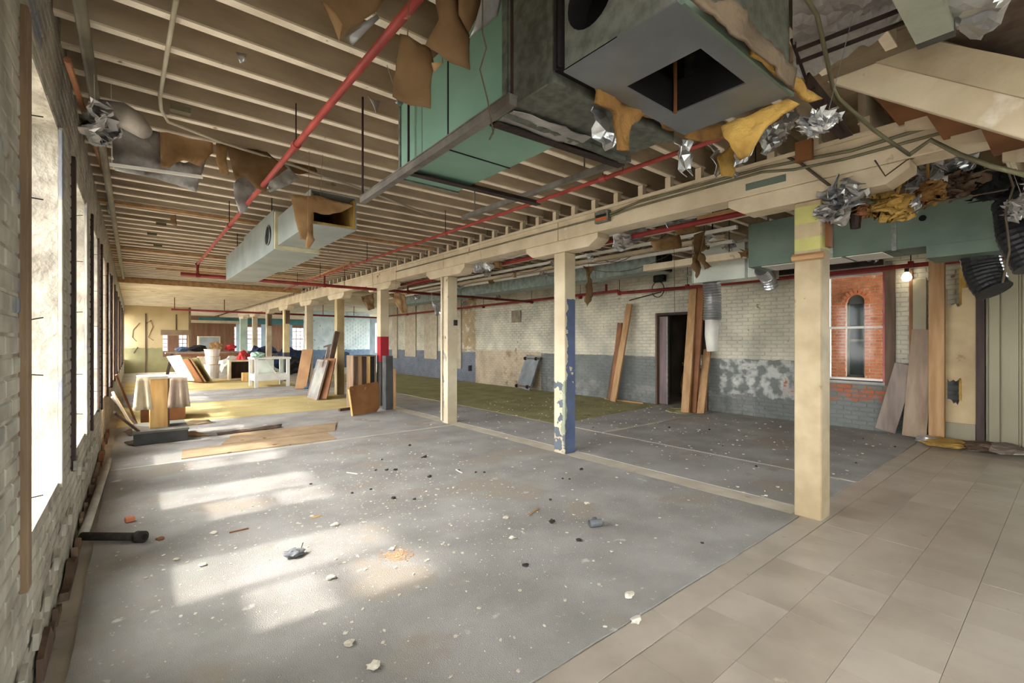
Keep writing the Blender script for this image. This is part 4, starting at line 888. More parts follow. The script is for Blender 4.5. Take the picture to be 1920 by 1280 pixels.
# conduit elbows and cables near the beam end
t = thing('bent_conduit', 'bent dark conduit rising from the beam end to the upper right ceiling', 'conduit', QD(1700, 290, 2.9))
obj('pipe', MB().tube([QD(1500, -20, 2.2), QD(1532, 28, 2.3), QD(1562, 165, 2.6), QD(1572, 185, 2.65), QD(1640, 245, 2.8), QD(1705, 290, 2.9)], .011, 8), m_condg, t, smooth=True)
obj('pipe', MB().tube([QD(1705, 290, 2.9), QD(1745, 262, 2.9), QD(1800, 290, 2.75), QD(1860, 312, 2.6), QD(1940, 332, 2.5)], .014, 8), m_condg, t, smooth=True)
for i, (pts, r) in enumerate((([(1467,290),(1500,305),(1556,348)], .012), ([(1640,300),(1660,330),(1700,300),(1760,285)], .005), ([(1820,330),(1850,318),(1890,320),(1900,350),(1885,400),(1893,470),(1880,530)], .007), ([(1710,400),(1752,378),(1800,372),(1850,362),(1890,355)], .005))):
    tag(obj('cable', MB().tube([QX(x, y, XP-.137) if i == 0 else QD(x, y, 3.3) for x, y in pts]+([] if i != 1 else [V(QD(*pts[-1], 3.3).x, joist_near(5, QD(*pts[-1], 3.3).y), 3.148)]), r, 6), m_wire, smooth=True), ['short dark cable poking from the main beam by the nearest post', 'loose cable looping under the beam end', 'long cable dangling past the green duct at the right edge', 'thin cable along the top of the green duct'][i], 'cable')
for i, (pts, d) in enumerate((([(905,60),(912,90),(900,130),(915,190),(925,250),(918,262),(928,240)], 1.75), ([(1165,180),(1168,320)], 3.2), ([(1264,470),(1265,590)], 6), ([(1298,470),(1300,540)], 6))):
    tag(obj('string', MB().tube([V(QD(*pts[0], d).x, QD(*pts[0], d).y, 3.404)]+[QD(x, y, d) for x, y in pts], .003, 4), m_wire), ['thin string dangling in front of the green duct', 'string hanging from the brown fibreglass strip', 'string hanging above the doorway', 'second string above the tall boards'][i], 'string')
p = QX(1236, 522, 9.25)
t = thing('wall_light', 'dark broken lamp with looped wire above the doorway', 'lamp', p)
obj('body', MB().box((9.2, p.y-.14, p.z-.08), (9.33, p.y+.14, p.z+.08)), m_black, t, bevel=.02)
obj('wire_loop', MB().tube([(9.2, p.y+.16*math.cos(a), p.z-.25+.18*math.sin(a)) for a in [i*.45 for i in range(14)]], .01, 5), m_black, t)
obj('bracket', MB().tube([QX(1240, 547, 9.3), QX(1180, 563, 9.3)], .012, 5), m_iron, t)
p = QX(1700, 520, 9.2)
t = thing('light_bulb', 'bare round bulb glowing on the brick wall right of the window', 'light bulb', p)
bm_ = M('lit bulb', (255,244,220), None, 3); bm_.node_tree.nodes['Principled BSDF'].inputs['Emission Color'].default_value = (1, .9, .7, 1); bm_.node_tree.nodes['Principled BSDF'].inputs['Emission Strength'].default_value = 3
obj('globe', MB().lathe(p, [(.01,-.06),(.05,-.045),(.065,0),(.05,.045),(.025,.08)], 14), bm_, t, smooth=True)
obj('socket', MB().lathe(p, [(.028,.081),(.028,.15)], 10), m_black, t)
obj('stem', MB().tube([p+V(0,0,.12), V(XR-.006, p.y, p.z+.14)], .008, 6), m_iron, t)
tag(obj('dark_track', MB().box((XR-.12, 2.0, 2.68), (XR-.02, 4.2, 2.76)).box((XR-.1, 2.7, 2.76), (XR-.06, 2.75, 2.86)), m_iron), 'dark steel track above the brick wall window', 'track')
# ================================================================ doorway and what is behind it
dr = setting('door_1', (XR, 5.6, 0)); ya, yb_ = DOORR[0], DOORR[1]
obj('frame', MB().box((XR-.03, yb_-.05, .001), (XR+.4, yb_-.001, 2.1)), m_woodd, dr); obj('frame', MB().box((XR-.03, ya+.001, .001), (XR+.4, ya+.05, 2.1)), m_woodd, dr)
obj('frame', MB().box((XR-.03, ya+.05, 2.04), (XR+.4, yb_-.05, 2.099)), m_iron, dr)
obj('door_leaf', MB().box((XR+.05, yb_-.26, .02), (XR+.09, yb_-.06, 2.02)), M('mauve door', (122,104,104), (98,82,84), 3, .6, stretch=(3,3,.5)), dr)
obj('edge_strip', MB().box((XR+.03, yb_-.28, .02), (XR+.1, yb_-.26, 2.02)), m_galv, dr)
m_dkwall = M('dingy back room', (104,94,82), (80,72,62), 1.5, .95)
for lo, hi, nm in (((XR+2.6, 4, 0), (XR+2.7, 7.4, 2.8), 'wall_closet'), ((XR+.4, 3.9, 0), (XR+2.7, 4, 2.8), 'wall_closet_near'), ((XR+.4, 7.4, 0), (XR+2.7, 7.5, 2.8), 'wall_closet_far'), ((XR+.4, 3.9, 2.8), (XR+2.7, 6.3, 2.9), 'ceiling_closet')):  # closet ceiling stops short, gap added to let daylight in
    struct(obj(nm, MB().box(lo, hi), m_dkwall))
cxm = (XR+1.2, 5.55)
tag(obj('insulation_roll', MB().tube([(XR+1.1, 5.1, .42), (XR+1.1, 6.0, .42)], .4, 20).tube([(XR+1.1, 5.095, .42), (XR+1.1, 5.1, .42)], .22, 16, 0), M('brown roll', (126,92,62), (98,70,48), 4, .9)), 'brown roll lying inside the doorway', 'roll')
tag(clump('insulation_heap', (XR+1.2, 5.6, .95), (.42,.55,.16), M('dusty batts', (166,150,118), (136,120,92), 5, .95, bump=.7), .4, 1.6, 4, seed=2), 'heap of dusty insulation batts on the roll inside the doorway', 'insulation')
tag(obj('pipe_offcut', MB().tube([(XR+.62, 5.25, .02), (XR+.66, 5.6, 1.8)], .02, 8), m_cond), 'thin pole leaning inside the doorway', 'pole')
# ---------------------------------------------------------------- leaning boards
def board(name, label, foot, top, wd, th, m, side=None, cat='board', group=None):
    f, tp = Vector(foot), Vector(top); a = (tp-f).normalized()
    sd = Vector(side) if side else V(0,1,0)
    sd = (sd-a*sd.dot(a)).normalized(); n = a.cross(sd)
    f = f+V(0,0, abs(n.z)*th/2+abs(sd.z)*wd/2+.013)
    return tag(obj(name, MB().bar(f, tp, wd, th, side=sd), m, bevel=.003), label, cat, group)
def fx(x, X): return QX(x, 640, X).y
for (x0, y0, x1, y1, wd, th, m, lb, Xf) in (
  (1150, 755, 1180, 570, .16, .05, m_wood, 'long pale pine board leaning on the dark painted wall left of the doorway', 8.85),
  (1147, 750, 1160, 605, .13, .05, m_woodr, 'shorter orange brown board behind the pale leaning board', 9.08),
  (1141, 750, 1153, 660, .12, .04, m_woodd, 'dark charred plank at the left of the leaning boards', 9.1),
  (1285, 773, 1300, 540, .17, .06, m_wood, 'tall pine board at the left edge of the boards by the doorway', 8.55),
  (1299, 772, 1315, 540, .15, .05, m_woodr, 'tall red brown board in the middle of the boards by the doorway', 8.7),
  (1314, 772, 1326, 655, .15, .05, m_wood, 'short pine board at the right of the boards by the doorway', 8.65)):
    f = QX(x0, y0, Xf); f = V(Xf, f.y, 0); d_ = (XR-.05-Xf)
    tp = QX(x1, y1, XR-.16); board('leaning_board', lb, f, (XR-.1-(.0 if d_ < .4 else .05), tp.y, tp.z), wd, th, m)
tag(obj('floor_board', MB().bar((9.1, 6.35, .03), (9.12, 7.5, .03), .06, .03), m_woodh), 'short pine strip on the floor left of the doorway', 'board')
tag(sheet('carpet_scrap', [(8.45,5.0,.02),(8.9,4.8,.02),(8.75,5.4,.1),(8.4,5.35,.02)], m_green, .008, .04, 5, 3), 'folded scrap of green carpet at the foot of the tall boards', 'carpet')
for (x0, y0, x1, y1, wd, th, m, lb) in ((1660, 812, 1698, 683, .26, .045, m_grayw, 'grey plank leaning at a slant below the right window'), (1714, 822, 1733, 618, .28, .05, M('worn brown plank', (160,140,120), (132,112,94), 2.4, .8, stretch=(4,4,.6)), 'taller grey brown plank leaning beside the wooden stud')):
    f = QZ(x0, y0, 0); tp = QX(x1, y1, XR-.14); board('leaning_board', lb, (f.x, f.y, 0), tp, wd, th, m)
# stud, torn wall board, metal cladding
ys0, ys1 = fx(1772, 8.95), fx(1742, 8.95)
tag(obj('wooden_stud', MB().box((8.9, ys0, .001), (8.99, ys1, 2.62)), m_wood, bevel=.004), 'upright pine stud right of the leaning planks', 'stud')
yd0, yd1 = fx(1830, 9.05), fx(1770, 9.05)
t = thing('torn_wall_board', 'stained wall board with torn holes between the stud and the metal panels', 'wall board', (9.05, (yd0+yd1)/2, 0))
mbp = MB(); X = 9.02
def seg(a, b, c, d): mbp.box((X, a, c), (X+.015, b, d))
h0, h1 = yd0+(yd1-yd0)*.42, yd0+(yd1-yd0)*.88
seg(yd0, yd1, .02, .32); seg(yd0, h0, .32, 2.2); seg(h1, yd1, .32, 2.2); seg(h0, h1, .32, .52); seg(h0, h1, .98, 1.75)
obj('board', mbp, m_dry, t)
def torn(name, z0, z1, up):
    pts = []; n = 7
    for i in range(n+1): y = h0+(h1-h0)*i/n; pts.append(V(X+.001, y, (z0 if up else z1)))
    for i in range(n, -1, -1):
        y = h0+(h1-h0)*i/n; pts.append(V(X+.001, y, (z1 if up else z0)+random.uniform(-.04, .06)*(1 if up else -1)))
    obj(name, MB().prism(pts, (.012, 0, 0)), m_dry, t)
torn('torn_edge', .52, .58, True); torn('torn_edge', .92, .98, False); torn('torn_edge', 1.75, 1.95, True)
obj('stud', MB().box((9.10, yd0, 0), (9.2, yd0+.06, 2.6)), m_woodd, t); obj('fill', MB().box((9.10, h0-.05, .2), (9.16, h0+.04, 2.5)), m_fiber, t)
obj('edge_trim', MB().box((8.99, yd0-.09, 0), (9.06, yd0-.005, 2.65)), m_casingd, t)
obj('skirting', MB().box((8.985, yd0, 0), (9.018, yd1, .3)), m_metalp, t)
yc0 = yd0-.1
mcl = thing('metal_cladding', 'beige ribbed metal wall panels at the right edge', 'cladding', (9.1, -1, 0))
k = 0; y = yc0
while y > -.3:
    obj('panel', MB().box((9.03, y-.30, .0), (9.08, y, 3.1)), m_metalp, mcl); obj('rib', MB().box((9.0, y-.14, .0), (9.03, y-.02, 3.1)), m_metalp, mcl, bevel=.012); y -= .305
yw = fx(1685, XR)
tag(obj('pipe_strip', MB().box((XR-.05, fx(1712, XR), 1.1), (XR-.01, fx(1706, XR), 2.55)), m_woodr), 'narrow brown batten on the brick wall right of the window', 'batten')
tag(obj('wall_panel', MB().box((XR-.06, fx(1738, XR), .6), (XR-.012, fx(1713, XR), 2.4)), M('dingy panel', (168,158,134), (150,140,116), 2, .8)), 'plain beige panel behind the tall leaning plank', 'panel')
# rubble at the foot of the right wall
RB = [(1740,833,'pile of torn white foil and paper on the tiles',m_foil,(.12,.14,.05)), (1775,838,'cream slab of insulation batt on the tiles',m_fiber,(.3,.25,.045)), (1800,836,'pale paper faced batt lying on the rubble',m_chip,(.22,.2,.035)),
      (1850,840,'dark broken board rubble by the metal panels',m_woodd,(.3,.2,.05)), (1885,846,'grey dusty rubble heap at the right edge',m_grayw,(.28,.2,.05)), (1905,852,'white plaster lump at the right edge',m_chip,(.14,.14,.04)), (1838,832,'flat grey board piece on the rubble',m_grayw,(.25,.12,.02))]
for i, (x, y, lb, m, s) in enumerate(RB):
    p = QZ(x, y, 0); tag(clump('rubble', (min(p.x, 8.7), p.y, .004), s, m, .35, 1.7, 3, seed=i+70), lb, 'rubble'); bpy.context.view_layer.objects.active = None
for o in [o for o in col.objects if o.name.startswith('rubble')]: o.location.z = .007
# ================================================================ left side things on the floor
G = .0125
t = thing('plinth', 'low charcoal plinth under the wooden pedestal', 'plinth', (.9, 7.4, G))
a = QZ(250, 838, 0); b = QZ(343, 828, 0); x0 = a.x; x1 = b.x; yA = (a.y+b.y)/2
x0, x1, y0, y1 = x0, x0+.62, yA, yA+.85
obj('body', MB().box((x0, y0, G), (x1, y1, .17)), m_plinth, t, bevel=.006); obj('top', MB().box((x0-.01, y0-.01, .171), (x1+.01, y1+.01, .2)), M('grey plinth top', (120,118,112), None, 3), t)
t = thing('pedestal_table', 'plywood pedestal table with cream and taupe cloths over its top', 'table', ((x0+x1)/2, y0+.4, .2))
cx = QY(298, 640, y0+.22).x; yp = y0+.22; hw = (QY(316,640,yp).x-QY(282,640,yp).x)/2
ztop = QY(298, 706, yp).z
obj('column', MB().box((cx-hw, yp, .201), (cx+hw, yp+.35, ztop-.03)), m_ply, t, bevel=.004)
obj('edge_board', MB().box((cx+hw, yp-.01, .201), (cx+hw+.02, yp+.35, ztop-.03)), m_woodd, t)
xl, xr_ = QY(256, 640, yp).x, QY(347, 640, yp).x
obj('tabletop', MB().box((xl+.02, yp-.05, ztop-.03), (xr_-.03, yp+.45, ztop)), m_white, t, bevel=.01)
def drape(name, x0, x1, z0, z1, y, m, folds, par, flare=.02):
    mb = MB(); n = 24; r = 8; vs = []; fs = []
    for j in range(r+1):
        for i in range(n+1):
            u = i/n; v_ = j/r; vs.append((x0+(x1-x0)*u+(u-.5)*flare*v_*4, y-.012-.035*v_*math.sin(u*folds*6.283)-.02*v_, z1+(z0-z1)*v_))
    for j in range(r):
        for i in range(n): q = j*(n+1)+i; fs.append((q, q+1, q+n+2, q+n+1))
    mb.add(vs, fs); o = obj(name, mb, m, par, smooth=True); md = o.modifiers.new('thickness', 'SOLIDIFY'); md.thickness = .006; return o
zc = QY(298, 765, yp).z
drape('cloth', xl, cx-hw-.01, zc, ztop+.002, yp-.05, m_cloth, 1.5, t); drape('cloth', cx+hw+.03, xr_+.02, zc, ztop-.02, yp-.05, m_clothd, 2, t)
obj('cloth', MB().box((xl, yp-.06, ztop+.001), (cx+.1, yp+.46, ztop+.008)), m_cloth, t)
# strip of dark carpet edge, boards by the left wall
tag(sheet('carpet_scrap', [(1.0,8.35,.03),(1.9,8.4,.03),(1.95,8.55,.05),(1.0,8.5,.03)], m_woodd, .008, .03, 4, 3), 'curled dark carpet offcut behind the jute pieces', 'carpet')
for i, (a_, b_, wd, th, m, lb) in enumerate((((.05, 8.9, 0), (-.22, 8.6, .72), .12, .03, m_white, 'white board leaning on the left wall near the windows'), ((.12, 9.3, 0), (-.25, 9.2, .62), .1, .03, m_grayw, 'grey board leaning behind the white one'),
     ((.05, 10.2, 0), (-.22, 10.1, .9), .1, .03, m_woodr, 'red brown strip leaning on the left wall'), ((.2, 8.4, 0), (-.2, 8.2, .5), .09, .03, m_woodd, 'dark strip leaning low on the left wall'))):
    board('leaning_board', lb, a_, b_, wd, th, m)
for i, (x, y, L, an, m) in enumerate(((.0, 8.2, .4, .9, m_woodd), (.3, 8.7, .7, -.5, m_kraft), (.25, 9.5, .9, .2, m_jute), (-.02, 9.1, .5, 1.2, m_woodd))):
    tag(sheet('scrap_strip', [(x, y, .03), (x+L*math.cos(an), y+L*math.sin(an), .03), (x+L*math.cos(an)-.1, y+L*math.sin(an)+.18, .06), (x-.1, y+.16, .05)], m, .01, .05, 4, 3, seed=i), ['dark curled scrap by the left wall before the plinth', 'brown paper scrap by the left wall behind the plinth', 'jute scrap lying along the left wall', 'dark strip by the left wall under the leaning boards'][i], 'scrap')
tag(obj('low_box', MB().box((.1, 10.5, .013), (.75, 11.3, .45)).box((.08, 10.48, .45), (.77, 11.32, .48), 1), [m_woodr, m_ply], bevel=.004), 'low red brown box behind the pedestal table', 'box')
# pipe along the left wall foot
t = thing('floor_pipe', 'pale pipe along the foot of the left wall ending in a black elbow', 'pipe', (-.2, 4, .05))
pe = QZ(160, 1005, .05)
obj('pipe', MB().tube([(pe.x-.01, pe.y+.02, .06), (-.22, 7.2, .06)], .03, 10), M('pale pipe', (186,178,166), (150,142,130), 4, .5), t, smooth=True)
q = QZ(268, 1006, .05)
obj('black_pipe', MB().tube([pe+V(-.02,0,.005), q], .028, 10), m_lump, t, smooth=True); obj('elbow', MB().tube([q-(q-pe).normalized()*.05, q+(q-pe).normalized()*.012], .04, 12), m_lump, t, smooth=True)
obj('bore', MB().tube([q+(q-pe).normalized()*.0122, q+(q-pe).normalized()*.014], .022, 12), m_dark, t)
# broken baseboard along the left wall
bbl = setting('baseboard_left', (XL, 3, 0)); y = 1.3
rn = random.Random(11)
while y < 9.5:
    l = rn.uniform(.18, .6); h_ = rn.uniform(.05, .11); n = 5
    top = [V(XL+.001, y+l*i/n, h_+rn.uniform(-.06, .04)) for i in range(n, -1, -1)]
    obj('fragment', MB().prism([V(XL+.001, y, .001), V(XL+.001, y+l, .001)]+top, (rn.uniform(.015, .04), 0, 0)), rn.choice([m_woodd, m_casing, m_woodr]), bbl); y += l+rn.uniform(.01, .2)
for i in range(16):
    y = 1.7+i*.33; z = rn.uniform(.15, .6); obj('plaster_chunk', MB().prism([V(XL+.002, y, z), V(XL+.002, y+.09, z+.01), V(XL+.002, y+.1, z+.08), V(XL+.002, y+.02, z+.06)], (.018, 0, 0)), m_lime, bbl)
# ---------------------------------------------------------------- things around the posts, far left clutter
def foot(x, y): p = QZ(x, y, 0); return p
# brown panel and open crate by the red banded post
p0 = foot(655, 783); p1 = foot(712, 772)
t = thing('table_leaf', 'scuffed brown table leaf leaning against the slatted crate', 'panel', ((p0+p1)/2))
dx = (p1-p0).normalized(); up = V(0,0,1)*.93+dx.cross(V(0,0,1)).normalized()*-.28
up = V(0,0,1)*.95+V(.12,.25,0); wv = p1-p0; wv.z = 0; hgt = .63
base = p0+V(0,0,.02)
poly = [base+wv*.12, base+wv*.9, base+wv*1.0+up*.07, base+wv*.97+up*(hgt-.08), base+wv*.9+up*hgt, base+up*(hgt*.93), base-wv*.02+up*(hgt*.85)]
nn = wv.cross(up).normalized()
obj('leaf', MB().prism(poly, nn*-.035), M('scuffed veneer', (156,108,66), (130,86,50), 3, .6, bump=.1, spots=[((180,136,94), 6, .66)]), t, bevel=.006)
obj('edge_band', MB().prism([poly[0]+nn*.002, poly[0]-nn*.037, poly[6]-nn*.037, poly[6]+nn*.002], -wv.normalized()*.012), m_ply, t)
tag(obj('wood_offcut', MB().bar(foot(636, 772)+V(0,0,.04), foot(662, 768)+V(0,0,.04), .05, .05), m_woodd), 'short dark offcut on the carpet left of the brown panel', 'wood')
yk = 10.0; za, zb_ = G, QY(680, 666, yk).z
xa, xb_ = QY(662, 640, yk).x, QY(705, 640, yk).x
t = thing('slatted_crate', 'open wooden crate standing upright with pine and black slats', 'crate', ((xa+xb_)/2, yk+.2, G))
obj('frame', MB().box((xa, yk, za), (xa+.025, yk+.4, zb_)).box((xb_-.025, yk, za), (xb_, yk+.4, zb_)).box((xa+.025, yk, zb_-.025), (xb_-.025, yk+.4, zb_)).box((xa+.025, yk+.38, za), (xb_-.025, yk+.4, zb_-.025)), m_casing, t)
wd = (xb_-xa-.05)/5
for i, m in enumerate((m_woodd, m_wood, m_casingd, m_ply, m_black)): obj('slat', MB().box((xa+.027+i*wd, yk+.02+.02*(i % 2), za), (xa+.023+(i+1)*wd, yk+.06+.02*(i % 2), zb_-.027)), m, t)
yk = 9.55
for i, (x0, x1, m, lb) in enumerate(((711, 724, m_plinth, 'tall charcoal panel on end beside the red banded post'), (725, 730, m_wood, 'thin pine strip at the right of the charcoal panel'))):
    a, b = QY(x0, 640, yk), QY(x1, 640, yk); z = QY(720, 666 if i == 0 else 690, yk).z
    tag(obj('upright_panel', MB().box((a.x, yk-.34, G), (b.x, yk-.3, z)).box((a.x, yk-.3, G), (a.x+.02, yk-.16, z)), m, bevel=.003), lb, 'panel')
# framed picture and timber leaning on post five
t = thing('framed_picture', 'pale mirror like picture in a frame leaning by the yellowed post', 'picture', foot(595, 748))
p0, p1 = foot(576, 745)+V(0,0,.015), foot(594, 751)+V(0,0,.015); up = V(.35, .25, 1.0)*1.0; wv = p1-p0; nn = wv.cross(up).normalized()
up = up*(1.02/up.length)
obj('glass', MB().prism([p0, p1, p1+up, p0+up], -nn*.02), M('dusty mirror', (206,210,210), (170,176,178), 4, .15, metal=.6, bump=.05), t)
for a_, b_ in ((p0, p1), (p1, p1+up), (p1+up, p0+up), (p0+up, p0)): obj('frame', MB().bar(a_-nn*.01, b_-nn*.01, .05, .04, side=nn.cross(b_-a_)), m_grayw, t)
board('leaning_board', 'red brown board leaning behind the framed picture', foot(603, 750), QY(620, 672, foot(603, 750).y+.3), .3, .03, m_woodr, side=(.6,-.8,0))
board('leaning_board', 'long dark timber propped against the yellowed post', foot(601, 748)+V(.1,.1,0), QY(632, 622, POSTY[4]-.25), .12, .1, m_woodd, side=(1,0,0))
tq = QY(612, 672, POSTY[4]-.5)
t = thing('clamp', 'grey tool hooked on the dark leaning timber', 'tool', tq)
obj('arm', MB().bar(tq+V(-.05,-.08,-.1), tq+V(.05,-.08,.35), .07, .04), m_grayw, t); obj('jaw', MB().bar(tq+V(-.1,-.08,.3), tq+V(.1,-.08,.36), .05, .04), m_grayw, t); obj('loop', MB().tube([tq+V(.0+.13*math.cos(a), -.08, -.15+.13*math.sin(a)) for a in [i*.4 for i in range(11)]], .03, 6), m_grayw, t)
board('leaning_board', 'wide brown board leaning left of the timber post', foot(564, 730), QY(577, 655, foot(564, 730).y+.5), .34, .03, M('tan board', (176,136,96), (150,112,76), 2, .6), side=(.8,-.6,0))
board('leaning_board', 'narrow blue grey board beside the wide brown board', foot(574, 730), QY(580, 682, foot(574, 730).y+.45), .12, .03, m_dkblue, side=(.8,-.6,0))
# white display cabinet
pa, pb = foot(478, 728), foot(540, 728)
t = thing('display_cabinet', 'white open display cabinet frame on short legs', 'cabinet', ((pa+pb)/2))
X0, X1, Y0, Y1 = pa.x, pa.x+1.0, pa.y, pa.y+1.0; zt = QY(500, 670, Y0).z; g = G
for x in (X0, X1-.09):
    for y in (Y0, Y1-.09): obj('leg', MB().box((x, y, g), (x+.09, y+.09, zt-.06)), m_white, t)
obj('shelf', MB().box((X0+.002, Y0+.002, .22), (X1-.002, Y1-.002, .42)), m_white, t); obj('top', MB().box((X0-.03, Y0-.03, zt-.058), (X1+.03, Y1+.03, zt)), m_white, t)
obj('pane', MB().box((X0+.1, Y0+.03, .43), (X1-.1, Y0+.036, zt-.07)), GLASS, t); obj('brace', MB().bar((X0+.3, Y0+.05, zt-.08), (X0+.6, Y0+.05, .44), .05, .03), m_white, t)
obj('back_panel', MB().box((X0+.15, Y1-.2, .43), (X0+.7, Y1-.17, zt-.1)), m_white, t)
tag(clump('rag', (X0+.1, Y0+.1, zt+.08), (.2,.18,.1), M('mint rag', (176,206,186), None, 5, .9), .4, 2, 3, seed=5), 'mint green rag on the corner of the display cabinet', 'rag')
# leaning frames, buckets, boxes, bench
for i, (x, y, h_, m, lb, w_) in enumerate(((352, 716, .95, m_white, 'white board leaning behind the pedestal table', .9), (372, 718, .85, m_woodr, 'brown frame, first of the leaning frames', .55), (378, 718, .85, m_kraft, 'tan frame, second of the leaning frames', .55), (388, 717, .88, M('olive panel', (150,136,86), None, 2), 'rounded olive panel at the front of the leaning frames', .6))):
    f_ = foot(x, y); board('leaning_board', lb, f_, f_+V(-.42, -.05, h_), w_*1.5, .03, m, side=(.25,-.97,0), cat='panel')
def bucket(x, y, z, r, h, par=None, lb='', m=m_white):
    t = thing('bucket', lb, 'bucket', (x, y, z)); obj('body', MB().lathe((x, y, z), [(r*.85, 0), (r, h*.9), (r*1.05, h*.9), (r*1.05, h*.96)], 16), m, t, smooth=False); obj('lid', MB().lathe((x, y, z+h*.962), [(r*1.08, 0), (r*1.08, h*.05), (r*.9, h*.06)], 16), m_cloth, t)
p = foot(398, 709); bucket(p.x, p.y, .001, .26, .55, lb='bottom white bucket of the stack by the clutter'); bucket(p.x, p.y, .56, .24, .3, lb='middle white bucket of the stack'); bucket(p.x, p.y, .87, .27, .28, lb='top white bucket of the stack')
p = foot(445, 712)
t = thing('open_box', 'open fronted white box with dark inside before the far clutter', 'box', p); a = foot(430, 714)
mb = MB(); x0, y0 = a.x, a.y; mb.box((x0, y0, .02), (x0+.06, y0+.5, .75)).box((x0+.74, y0, .02), (x0+.8, y0+.5, .75)).box((x0+.06, y0, .7), (x0+.74, y0+.5, .75)).box((x0+.06, y0, .02), (x0+.74, y0+.5, .07))
obj('shell', mb, m_cloth, t); obj('back', MB().box((x0+.06, y0+.44, .07), (x0+.74, y0+.48, .7)), m_casingd, t)
tag(obj('carton', MB().box((x0+.35, y0-.6, .013), (x0+.95, y0-.2, .3)).box((x0+.36, y0-.59, .3), (x0+.64, y0-.21, .305)), m_ply, bevel=.005), 'pale carton on the floor before the open fronted box', 'box')
tag(obj('carton', MB().box((x0+1.0, y0-.45, .013), (x0+1.5, y0-.05, .32)).box((x0+1.02, y0-.44, .32), (x0+1.2, y0-.06, .325)), m_woodr, bevel=.005), 'brown carton right of the pale carton', 'box')
YB = 23.5
t = thing('workbench', 'cluttered trestle bench in front of the tan partition', 'bench', (1.9, YB, 0)); zt = .95
obj('top', MB().box((1.0, YB-.4, zt), (3.6, YB+.4, zt+.06)), m_grayw, t); obj('apron', MB().box((1.4, YB-.38, zt-.12), (3.55, YB-.34, zt)), m_woodr, t)
for x in (1.15, 3.3):
    for y in (YB-.3, YB+.3): obj('leg', MB().bar((x-.1, y, .0), (x+.08, y, zt), .07, .07, side=(1,0,0)), m_casingd, t)
mm = [m_navy, m_redc, m_white, m_black, m_dkblue, m_kraft]
TI = [((1.6,YB,1.02),(.25,.15,.1),m_dkblue,'blue grey bundle on the left of the trestle bench'), ((2.1,YB,1.02),(.3,.15,.13),m_black,'black bundle on the trestle bench'), ((2.75,YB,1.02),(.25,.2,.2),m_kraft,'brown paper bundle on the trestle bench'),
      ((3.3,YB,1.02),(.2,.2,.15),m_redc,'red bundle on the right of the trestle bench'), ((3.2,YB-1.2,.02),(.55,.4,.4),m_white,'white sack on the floor before the trestle bench'), ((4.2,YB-.5,.02),(.4,.35,.5),m_navy,'navy heap beside the trestle bench'),
      ((3.4,YB-2.4,.02),(.25,.25,.45),m_redc,'red heap next to the bucket stack'), ((5.5,YB-.9,.02),(.65,.45,.55),m_navy,'large navy heap of clothing behind the open box'), ((6.0,YB+.9,.02),(.7,.45,.5),m_dkblue,'blue grey tarp heap behind the navy clothing'),
      ((5.3,YB-2.1,.02),(.5,.35,.35),m_black,'black bags before the navy heap'), ((5.6,YB+4,.02),(.6,.5,.5),m_navy,'far navy heap behind the pale green post'), ((7.9,YB-.3,.02),(.75,.5,.4),m_dkblue,'blue tarp heap right of the display cabinet'), ((9.6,YB+.9,.02),(.5,.4,.35),m_navy,'navy heap before the white brick wall')]
for i, (c_, s, m, lb) in enumerate(TI):
    o = tag(clump('bundle', c_, s, m, .35, 1.6, 3, seed=i+100), lb, 'bundle'); o.location.z = c_[2]
tag(obj('plank_pile', MB().bar((4.8, YB-1.1, .8), (6.1, YB-.9, .75), .3, .05).bar((4.7, YB-.9, .9), (6.0, YB-.8, .8), .3, .05), m_grayw), 'grey boards lying across the navy heap', 'board')
tag(obj('small_cabinet', MB().box((2.4, 26.6, .001), (3.3, 27.1, 1.7)).box((2.45, 26.58, .9), (3.25, 26.6, 1.65), 1), [m_cloth, M('grey screen', (150,156,156), None, 3)], bevel=.01), 'cream cabinet with a grey front by the partition end', 'cabinet')
tag(obj('brown_partition', MB().box((2.2, 30.0, 0), (4.4, 30.1, 2.45)).box((2.2, 29.98, 2.45), (4.6, 30.12, 2.6), 1), [m_brownpanel, m_cream]), 'brown panelled partition behind the tan wall end', 'partition')
# dolly on the brick wall
a, b = QX(962, 728, XR-.4), QX(990, 732, XR-.4)
t = thing('dolly', 'grey wooden wheeled dolly leaning on the brick wall', 'dolly', (XR-.4, a.y, 0))
f_ = V(XR-.42, (a.y+b.y)/2-.15, .055); tp = V(XR-.12, f_.y-.12, 1.02); sd = V(0,1,0)
obj('deck', MB().bar(f_, tp, .62, .04, side=sd), M('grey dolly', (132,136,138), (104,108,110), 3, .7), t)
for e in (.08, .92): obj('cleat', MB().bar(f_.lerp(tp, e)-V(.03,.3,0), f_.lerp(tp, e)-V(.03,-.3,0), .1, .04), m_woodd, t)
for e in (.08, .92):
    for s in (-.24, .24): c_ = f_.lerp(tp, e)+V(-.09, s, 0); obj('wheel', MB().tube([c_-V(0,.02,0), c_+V(0,.02,0)], .05, 12), m_black, t)
